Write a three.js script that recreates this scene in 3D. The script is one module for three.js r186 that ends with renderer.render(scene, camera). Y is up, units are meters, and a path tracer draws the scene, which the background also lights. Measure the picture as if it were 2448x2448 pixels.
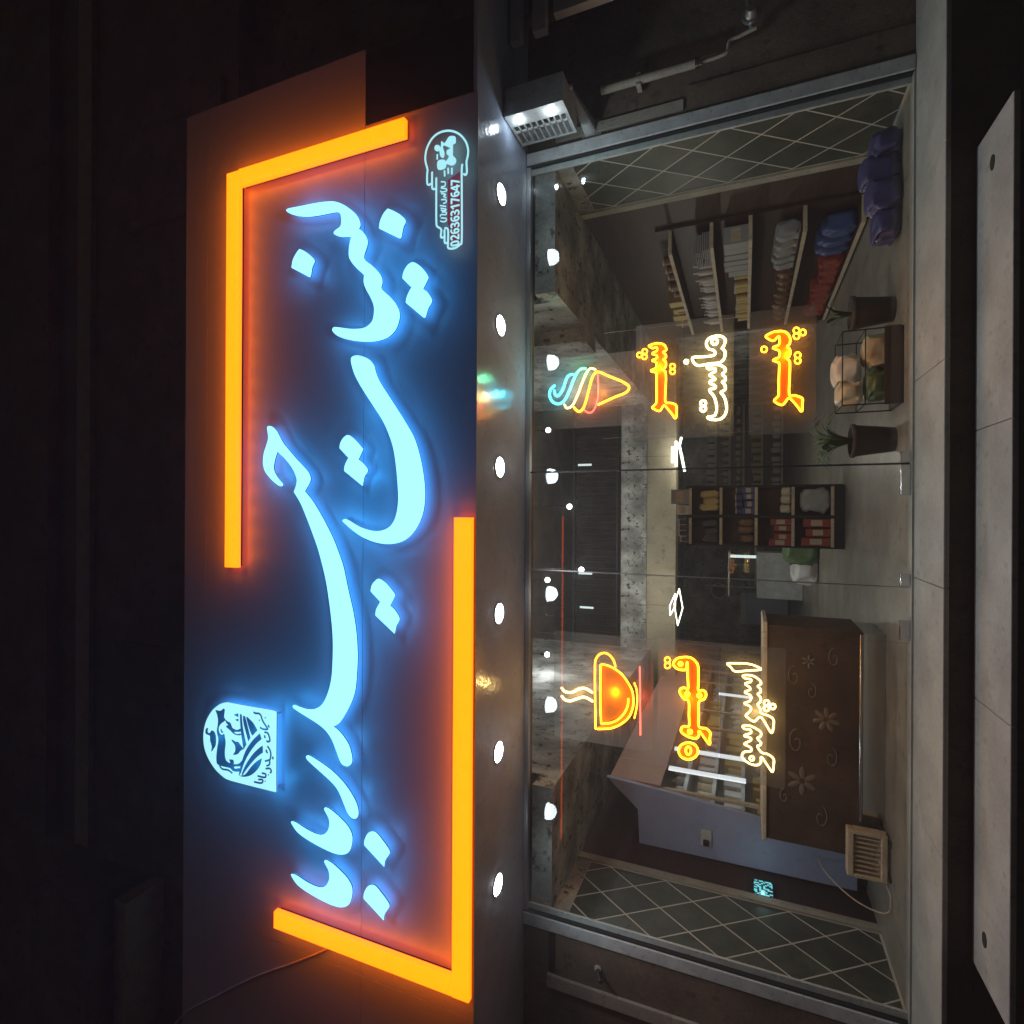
import * as THREE from 'three';
import { mergeGeometries } from 'three/addons/utils/BufferGeometryUtils.js';
import { RoundedBoxGeometry } from 'three/addons/geometries/RoundedBoxGeometry.js';
import { TextGeometry } from 'three/addons/geometries/TextGeometry.js';
import { FontLoader } from 'three/addons/loaders/FontLoader.js';
import { RectAreaLightUniformsLib } from 'three/addons/lights/RectAreaLightUniformsLib.js';
RectAreaLightUniformsLib.init();

// ---------- camera: a phone with a wide lens, held on its side, tipped up at a shop front 5 m away (glass at z = 0, street at y = 0)
const scene = new THREE.Scene();
const camera = new THREE.PerspectiveCamera(85.12, 1, 0.05, 200);
camera.position.set(0, 1.55, 5);
camera.up.set(1, 0.00543, 0);
camera.lookAt(0, 1.55 + 0.417 * 10, 5 - 10);
const renderer = new THREE.WebGLRenderer({ antialias: true });
renderer.toneMapping = THREE.LinearToneMapping;
renderer.toneMappingExposure = 1;
renderer.shadowMap.enabled = true;

// ---------- night sky: even, almost black
{
  const W = 16, H = 8, data = new Float32Array(W * H * 4);
  for (let i = 0; i < W * H; i++) data.set([0.0042, 0.0036, 0.0034, 1], i * 4);
  const sky = new THREE.DataTexture(data, W, H, THREE.RGBAFormat, THREE.FloatType);
  sky.mapping = THREE.EquirectangularReflectionMapping; sky.needsUpdate = true;
  scene.background = sky; scene.environment = sky;
}
const glowOfTown = new THREE.DirectionalLight(new THREE.Color(1, 0.8, 0.58), 0.035);
glowOfTown.position.set(3, 11, 9); glowOfTown.target.position.set(0, 1, 0);
glowOfTown.castShadow = true; glowOfTown.shadow.radius = 25; glowOfTown.shadow.mapSize.set(2048, 2048);
Object.assign(glowOfTown.shadow.camera, { left: -10, right: 10, top: 12, bottom: -10, near: 0.5, far: 40 });
scene.add(glowOfTown, glowOfTown.target);
const GLOW_FOG = 0.008;  // thin fog added to imitate the glow a lens smears round lamps
scene.fog = new THREE.FogExp2(new THREE.Color(0.9, 0.9, 0.9), GLOW_FOG);
// Outlines measured from the photograph, in metres on the plane each thing stands in: [x, y] or [x, y, 1] for a sharp corner.
const LETTERS = {"lbni":[[2.683,5.335],[2.692,5.305],[2.685,5.176],[2.675,4.982],[2.657,4.841],[2.634,4.767],[2.593,4.693],[2.537,4.62],[2.483,4.566],[2.426,4.535],[2.389,4.53],[2.366,4.546,1],[2.342,4.512],[2.299,4.477],[2.252,4.455],[2.209,4.459],[2.169,4.476],[2.135,4.489],[2.106,4.487],[2.081,4.467],[2.04,4.414],[1.989,4.36],[1.948,4.327],[1.91,4.309],[1.874,4.306],[1.836,4.315],[1.795,4.279],[1.749,4.228],[1.692,4.177],[1.632,4.143],[1.581,4.135],[1.527,4.147],[1.474,4.176],[1.434,4.226],[1.413,4.285],[1.405,4.371],[1.412,4.466],[1.431,4.572],[1.462,4.681],[1.493,4.754],[1.528,4.8],[1.552,4.814],[1.571,4.802],[1.57,4.773],[1.558,4.718],[1.539,4.636],[1.528,4.555],[1.528,4.484],[1.548,4.432],[1.58,4.398],[1.628,4.385],[1.678,4.383],[1.723,4.394],[1.784,4.425],[1.84,4.46],[1.894,4.485],[1.931,4.489],[1.965,4.485],[1.988,4.505],[2.036,4.558],[2.096,4.612],[2.144,4.64],[2.189,4.644],[2.24,4.64],[2.288,4.627],[2.312,4.618,1],[2.32,4.65],[2.33,4.713],[2.346,4.759],[2.367,4.796],[2.384,4.804],[2.399,4.787],[2.414,4.75],[2.425,4.732],[2.46,4.723],[2.506,4.728],[2.533,4.737],[2.552,4.77],[2.558,4.835],[2.564,4.966],[2.576,5.081],[2.599,5.179],[2.629,5.258],[2.66,5.315]],"dot_n":[[2.309,5.183,1],[2.279,5.124],[2.226,5.056],[2.177,5.015],[2.125,5.041],[2.052,5.057],[2.047,5.074,1],[2.159,5.271,1],[2.222,5.257],[2.273,5.222]],"dot_b":[[2.475,4.253,1],[2.44,4.19],[2.392,4.123],[2.342,4.083],[2.291,4.106],[2.217,4.124],[2.214,4.143,1],[2.329,4.337,1],[2.383,4.329],[2.441,4.295]],"dots_y":[[1.994,4.006],[1.965,3.957],[1.908,3.901],[1.855,3.869],[1.832,3.877],[1.769,3.916,1],[1.736,3.876],[1.69,3.844],[1.655,3.836],[1.608,3.868],[1.543,3.893],[1.542,3.911,1],[1.681,4.074,1],[1.712,4.07],[1.758,4.049],[1.796,4.021,1],[1.882,4.108,1],[1.926,4.1],[1.97,4.071],[1.991,4.039]],"te":[[1.289,4.614],[1.306,4.569],[1.295,4.507],[1.256,4.428],[1.201,4.381],[1.142,4.363],[1.052,4.315],[0.887,4.195],[0.725,4.078],[0.582,3.988],[0.414,3.93],[0.248,3.897],[0.111,3.889],[0.001,3.904],[-0.096,3.943],[-0.18,4.007],[-0.237,4.089],[-0.265,4.205],[-0.258,4.341],[-0.218,4.48],[-0.162,4.587],[-0.105,4.669],[-0.083,4.696],[-0.067,4.669],[-0.082,4.624],[-0.125,4.534],[-0.152,4.446],[-0.164,4.35],[-0.149,4.265],[-0.106,4.198],[-0.028,4.156],[0.084,4.137],[0.196,4.141],[0.365,4.159],[0.506,4.185],[0.621,4.227],[0.737,4.287],[0.857,4.374],[1.009,4.488],[1.132,4.568],[1.222,4.605]],"dots_t":[[0.641,4.637],[0.601,4.574],[0.533,4.503],[0.511,4.494],[0.433,4.537,1],[0.395,4.484],[0.341,4.44],[0.287,4.475],[0.212,4.492,1],[0.342,4.681,1],[0.393,4.672],[0.451,4.636,1],[0.535,4.731,1],[0.586,4.719],[0.628,4.682]],"heyd":[[0.761,5.546],[0.767,5.52],[0.754,5.484],[0.72,5.442],[0.664,5.401],[0.604,5.36],[0.535,5.289],[0.46,5.209],[0.393,5.13],[0.338,5.071],[0.285,5.047],[0.24,5.061],[0.202,5.09],[0.172,5.111,1],[0.134,5.07],[0.073,5.012],[-0.039,4.926],[-0.15,4.85],[-0.26,4.784],[-0.377,4.728],[-0.463,4.691],[-0.559,4.664],[-0.689,4.629],[-0.846,4.583],[-1.018,4.55],[-1.19,4.536],[-1.35,4.541],[-1.499,4.558],[-1.606,4.596],[-1.717,4.659],[-1.8,4.722],[-1.842,4.786,1],[-1.861,4.74],[-1.91,4.676],[-1.974,4.621],[-2.057,4.59],[-2.115,4.59],[-2.151,4.629],[-2.146,4.683],[-2.108,4.716],[-2.026,4.757],[-1.945,4.804],[-1.882,4.87],[-1.836,4.965],[-1.783,5.119],[-1.75,5.208],[-1.731,5.232],[-1.716,5.214],[-1.725,5.159],[-1.733,5.061],[-1.715,4.975],[-1.662,4.899],[-1.565,4.844],[-1.442,4.807],[-1.305,4.793],[-1.098,4.791],[-0.907,4.811],[-0.687,4.849],[-0.569,4.877],[-0.45,4.914],[-0.317,4.962],[-0.191,5.02],[-0.071,5.079],[0.058,5.148],[0.138,5.207],[0.169,5.232,1],[0.219,5.208],[0.272,5.198],[0.318,5.213],[0.388,5.258],[0.46,5.329],[0.516,5.4],[0.539,5.423,1],[0.495,5.446],[0.433,5.466],[0.378,5.471],[0.331,5.45],[0.284,5.409],[0.248,5.368],[0.232,5.36],[0.221,5.378],[0.228,5.408],[0.265,5.47],[0.317,5.533],[0.365,5.575],[0.421,5.594],[0.468,5.596],[0.531,5.584],[0.6,5.555],[0.655,5.535],[0.702,5.54],[0.741,5.548]],"dots_hy":[[-0.556,4.322],[-0.588,4.254],[-0.661,4.178],[-0.689,4.169],[-0.769,4.214,1],[-0.801,4.168],[-0.868,4.122],[-0.926,4.151],[-0.991,4.167,1],[-0.858,4.355,1],[-0.807,4.346],[-0.743,4.307,1],[-0.661,4.404,1],[-0.61,4.391],[-0.572,4.356]],"re":[[-2.148,5.078],[-2.135,5.059],[-2.144,5.01],[-2.178,4.905],[-2.225,4.793],[-2.293,4.682],[-2.377,4.592],[-2.453,4.538],[-2.522,4.519],[-2.569,4.537],[-2.576,4.581],[-2.545,4.626],[-2.466,4.672],[-2.375,4.728],[-2.315,4.802],[-2.249,4.924],[-2.199,5.02],[-2.169,5.068]],"ba1":[[-2.764,5.241],[-2.75,5.231],[-2.754,5.181],[-2.784,5.074],[-2.8,4.977],[-2.794,4.902],[-2.755,4.846],[-2.689,4.818],[-2.632,4.828],[-2.581,4.865],[-2.56,4.875],[-2.549,4.856],[-2.565,4.791],[-2.611,4.699],[-2.661,4.626],[-2.725,4.584],[-2.798,4.585],[-2.871,4.615],[-2.908,4.679],[-2.918,4.77],[-2.902,4.901],[-2.87,5.054],[-2.828,5.171]],"ba2":[[-3.23,5.238],[-3.215,5.228],[-3.217,5.178],[-3.243,5.071],[-3.255,4.975],[-3.247,4.899],[-3.206,4.843],[-3.139,4.815],[-3.082,4.825],[-3.032,4.862],[-3.012,4.872],[-3.0,4.853],[-3.014,4.788],[-3.057,4.696],[-3.105,4.623],[-3.166,4.581],[-3.24,4.583],[-3.313,4.613],[-3.353,4.676],[-3.366,4.767],[-3.355,4.898],[-3.328,5.051],[-3.291,5.168]],"dot_ba1":[[-2.647,4.378],[-2.651,4.335],[-2.697,4.275],[-2.754,4.216],[-2.787,4.207],[-2.854,4.249],[-2.905,4.257,1],[-2.775,4.456,1],[-2.731,4.451],[-2.674,4.422]],"dot_ba2":[[-3.089,4.381],[-3.092,4.338],[-3.136,4.278],[-3.19,4.218],[-3.223,4.209],[-3.292,4.251],[-3.343,4.259,1],[-3.22,4.459,1],[-3.176,4.454],[-3.118,4.424]]};
const LOGO = {"plate":[[-2.181,6.343],[-2.112,6.336],[-2.041,6.315],[-1.974,6.279],[-1.904,6.222],[-1.853,6.157],[-1.822,6.101],[-1.805,6.03],[-1.804,5.947],[-1.804,5.783],[-1.801,5.583],[-1.801,5.46],[-1.809,5.431],[-1.83,5.425],[-2.097,5.426],[-2.34,5.426],[-2.527,5.425,1],[-2.528,5.513],[-2.53,5.778],[-2.527,6.012],[-2.504,6.096],[-2.459,6.182],[-2.403,6.247],[-2.34,6.298],[-2.267,6.332]],"print":[[[-1.895,6.179],[-1.896,6.143],[-1.888,6.104],[-1.867,6.076],[-1.875,6.058],[-1.917,6.063],[-1.948,6.065],[-1.968,6.049],[-1.986,6.064],[-2.012,6.103],[-2.044,6.13],[-2.079,6.136],[-2.105,6.124],[-2.118,6.095],[-2.103,6.064],[-2.14,6.053],[-2.189,6.045],[-2.278,6.055],[-2.337,6.044],[-2.358,6.02],[-2.364,5.985],[-2.343,5.992],[-2.334,5.999],[-2.328,5.95],[-2.353,5.936],[-2.366,5.94],[-2.358,5.895],[-2.34,5.861],[-2.315,5.834],[-2.367,5.847],[-2.387,5.929],[-2.406,5.922],[-2.391,5.867],[-2.421,5.867],[-2.433,5.943],[-2.412,5.984],[-2.412,6.04],[-2.412,6.097],[-2.41,6.125],[-2.398,6.157],[-2.348,6.165],[-2.296,6.161],[-2.237,6.151],[-2.195,6.141],[-2.154,6.141],[-2.125,6.152],[-2.085,6.159],[-2.032,6.149],[-1.98,6.146],[-1.931,6.16]],[[-1.968,6.049],[-1.981,6.015],[-1.987,5.987],[-2.01,5.97],[-2.033,5.954],[-2.041,5.897],[-2.023,5.86],[-2.05,5.856],[-2.065,5.935],[-2.08,5.904],[-2.067,5.852],[-2.083,5.856],[-2.09,5.904],[-2.082,5.945],[-2.058,5.987],[-2.039,6.029],[-2.025,6.039],[-2.011,6.012],[-2.001,6.033],[-1.985,6.043]],[[-1.901,5.782],[-1.918,5.742],[-1.948,5.695],[-2.005,5.645,1],[-2.064,5.707,1],[-2.033,5.731],[-1.954,5.768]],[[-1.898,5.826,1],[-1.899,5.799,1],[-1.96,5.775],[-2.088,5.731,1],[-2.124,5.757,1],[-2.038,5.791],[-1.962,5.819]],[[-1.886,5.864,1],[-1.89,5.84,1],[-1.964,5.833],[-2.051,5.815],[-2.158,5.781,1],[-2.212,5.817,1],[-2.144,5.831],[-2.057,5.849],[-1.968,5.86]],[[-2.027,5.615,1],[-2.078,5.595,1],[-2.131,5.66],[-2.224,5.74],[-2.33,5.806],[-2.428,5.847],[-2.463,5.872,1],[-2.421,5.867],[-2.331,5.84],[-2.212,5.787],[-2.109,5.707]],[[-2.133,5.581,1],[-2.196,5.577,1],[-2.247,5.646],[-2.326,5.726],[-2.403,5.792],[-2.449,5.826,1],[-2.436,5.836],[-2.342,5.786],[-2.238,5.706],[-2.171,5.634]],[[-2.25,5.59,1],[-2.309,5.606],[-2.372,5.652],[-2.43,5.725],[-2.46,5.806],[-2.462,5.87,1],[-2.444,5.812],[-2.42,5.779],[-2.356,5.725],[-2.294,5.659]],[[-1.905,5.943,1],[-1.883,5.884,1],[-1.921,5.884,1]],[[-1.95,5.925,1],[-1.933,5.881,1],[-1.961,5.884,1]],[[-2.149,5.969],[-2.142,5.955],[-2.153,5.917],[-2.15,5.883],[-2.173,5.855],[-2.194,5.828],[-2.208,5.824],[-2.228,5.855],[-2.258,5.882],[-2.274,5.916],[-2.278,5.947],[-2.245,5.923],[-2.209,5.92],[-2.181,5.931]],[[-2.097,6.307],[-2.08,6.278],[-2.119,6.282],[-2.126,6.256],[-2.098,6.231],[-2.101,6.199],[-2.129,6.177],[-2.179,6.169],[-2.231,6.176],[-2.266,6.201],[-2.296,6.226],[-2.292,6.233],[-2.25,6.226],[-2.197,6.248],[-2.151,6.252],[-2.146,6.285],[-2.134,6.311]],[[-2.059,6.106],[-2.084,6.088],[-2.086,6.071],[-2.1,6.092],[-2.082,6.11]]],"text":[[[-1.846,5.695],[-1.853,5.669],[-1.849,5.629],[-1.865,5.603],[-1.898,5.589],[-1.924,5.569],[-1.95,5.543],[-1.976,5.524],[-1.983,5.582],[-1.973,5.615]],[[-1.873,5.553],[-1.881,5.549]],[[-1.907,5.625],[-1.913,5.619]],[[-1.936,5.517],[-1.958,5.503]],[[-2.009,5.562],[-2.01,5.523],[-2.037,5.504],[-2.074,5.494],[-2.088,5.516],[-2.081,5.536]],[[-2.036,5.56],[-2.062,5.552]],[[-2.128,5.523],[-2.166,5.49],[-2.204,5.483],[-2.246,5.496],[-2.271,5.554]],[[-2.164,5.532],[-2.177,5.538],[-2.191,5.519]],[[-2.251,5.496],[-2.29,5.499],[-2.311,5.534]],[[-2.212,5.457],[-2.238,5.46]],[[-2.337,5.544],[-2.326,5.495],[-2.345,5.476],[-2.367,5.489]],[[-2.385,5.589],[-2.385,5.547],[-2.401,5.54],[-2.419,5.56],[-2.42,5.642]],[[-2.386,5.514],[-2.389,5.507]],[[-2.452,5.632],[-2.444,5.586],[-2.456,5.576],[-2.478,5.599],[-2.482,5.684]],[[-2.45,5.553],[-2.453,5.545]],[[-2.41,6.125],[-2.437,6.089],[-2.435,6.026],[-2.439,5.991],[-2.455,5.956]]]};
const TAG = {"line":[[[2.589,3.84],[2.59,3.878],[2.666,3.883],[2.706,3.879],[2.772,3.897],[2.814,3.9],[2.877,3.886],[2.939,3.844],[2.97,3.786],[2.972,3.716],[2.953,3.653],[2.91,3.59],[2.842,3.539],[2.772,3.519],[2.723,3.524],[2.686,3.533],[2.615,3.529],[2.589,3.538],[2.602,3.56]],[[2.679,3.569],[2.615,3.574],[2.324,3.571],[2.089,3.571],[2.062,3.585],[2.042,3.631],[2.052,3.687],[2.096,3.691],[2.197,3.692],[2.214,3.723]],[[2.203,3.723],[2.152,3.722],[2.101,3.72],[2.095,3.7]],[[2.626,3.799],[2.447,3.798],[2.268,3.796],[2.235,3.782],[2.209,3.752],[2.151,3.755],[2.145,3.73]],[[2.681,3.837],[2.589,3.837],[2.547,3.833],[2.538,3.804]]],"dash":[[[2.808,3.791],[2.767,3.791]],[[2.665,3.726],[2.619,3.723]],[[2.678,3.694],[2.632,3.691]],[[2.67,3.66],[2.62,3.66]]],"fill":[[[2.753,3.785],[2.744,3.721],[2.684,3.717],[2.686,3.783]],[[2.901,3.704,1],[2.92,3.681],[2.909,3.635],[2.881,3.627],[2.857,3.629],[2.85,3.652,1],[2.764,3.652,1],[2.733,3.626],[2.703,3.626],[2.69,3.646],[2.691,3.668],[2.706,3.694],[2.713,3.712],[2.729,3.715],[2.762,3.686],[2.787,3.706,1],[2.817,3.704],[2.825,3.675],[2.861,3.727],[2.852,3.741],[2.803,3.727],[2.769,3.735],[2.78,3.759],[2.823,3.77],[2.861,3.759],[2.901,3.753],[2.879,3.727]],[[2.88,3.791],[2.873,3.774],[2.85,3.763],[2.832,3.773],[2.831,3.791],[2.846,3.812],[2.868,3.816],[2.881,3.806]]],"band":[[2.632,3.583,1],[2.096,3.58],[2.06,3.602],[2.068,3.676,1],[2.221,3.683,1],[2.25,3.7,1],[2.585,3.695,1]],"words":[[[2.584,3.757],[2.573,3.72],[2.543,3.722],[2.545,3.754]],[[2.535,3.757],[2.517,3.708],[2.5,3.713],[2.504,3.754],[2.515,3.757]],[[2.491,3.754],[2.475,3.713],[2.464,3.733],[2.448,3.707]],[[2.443,3.754],[2.434,3.713],[2.414,3.71],[2.409,3.736]],[[2.4,3.765],[2.381,3.71]],[[2.378,3.759],[2.36,3.71],[2.351,3.724],[2.362,3.756]],[[2.345,3.747],[2.337,3.71],[2.318,3.712],[2.326,3.753],[2.312,3.762]],[[2.301,3.756],[2.287,3.709],[2.267,3.712],[2.268,3.741],[2.279,3.761]]],"num":[[2.057,3.631],[2.576,3.634]],"numh":0.077};
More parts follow.
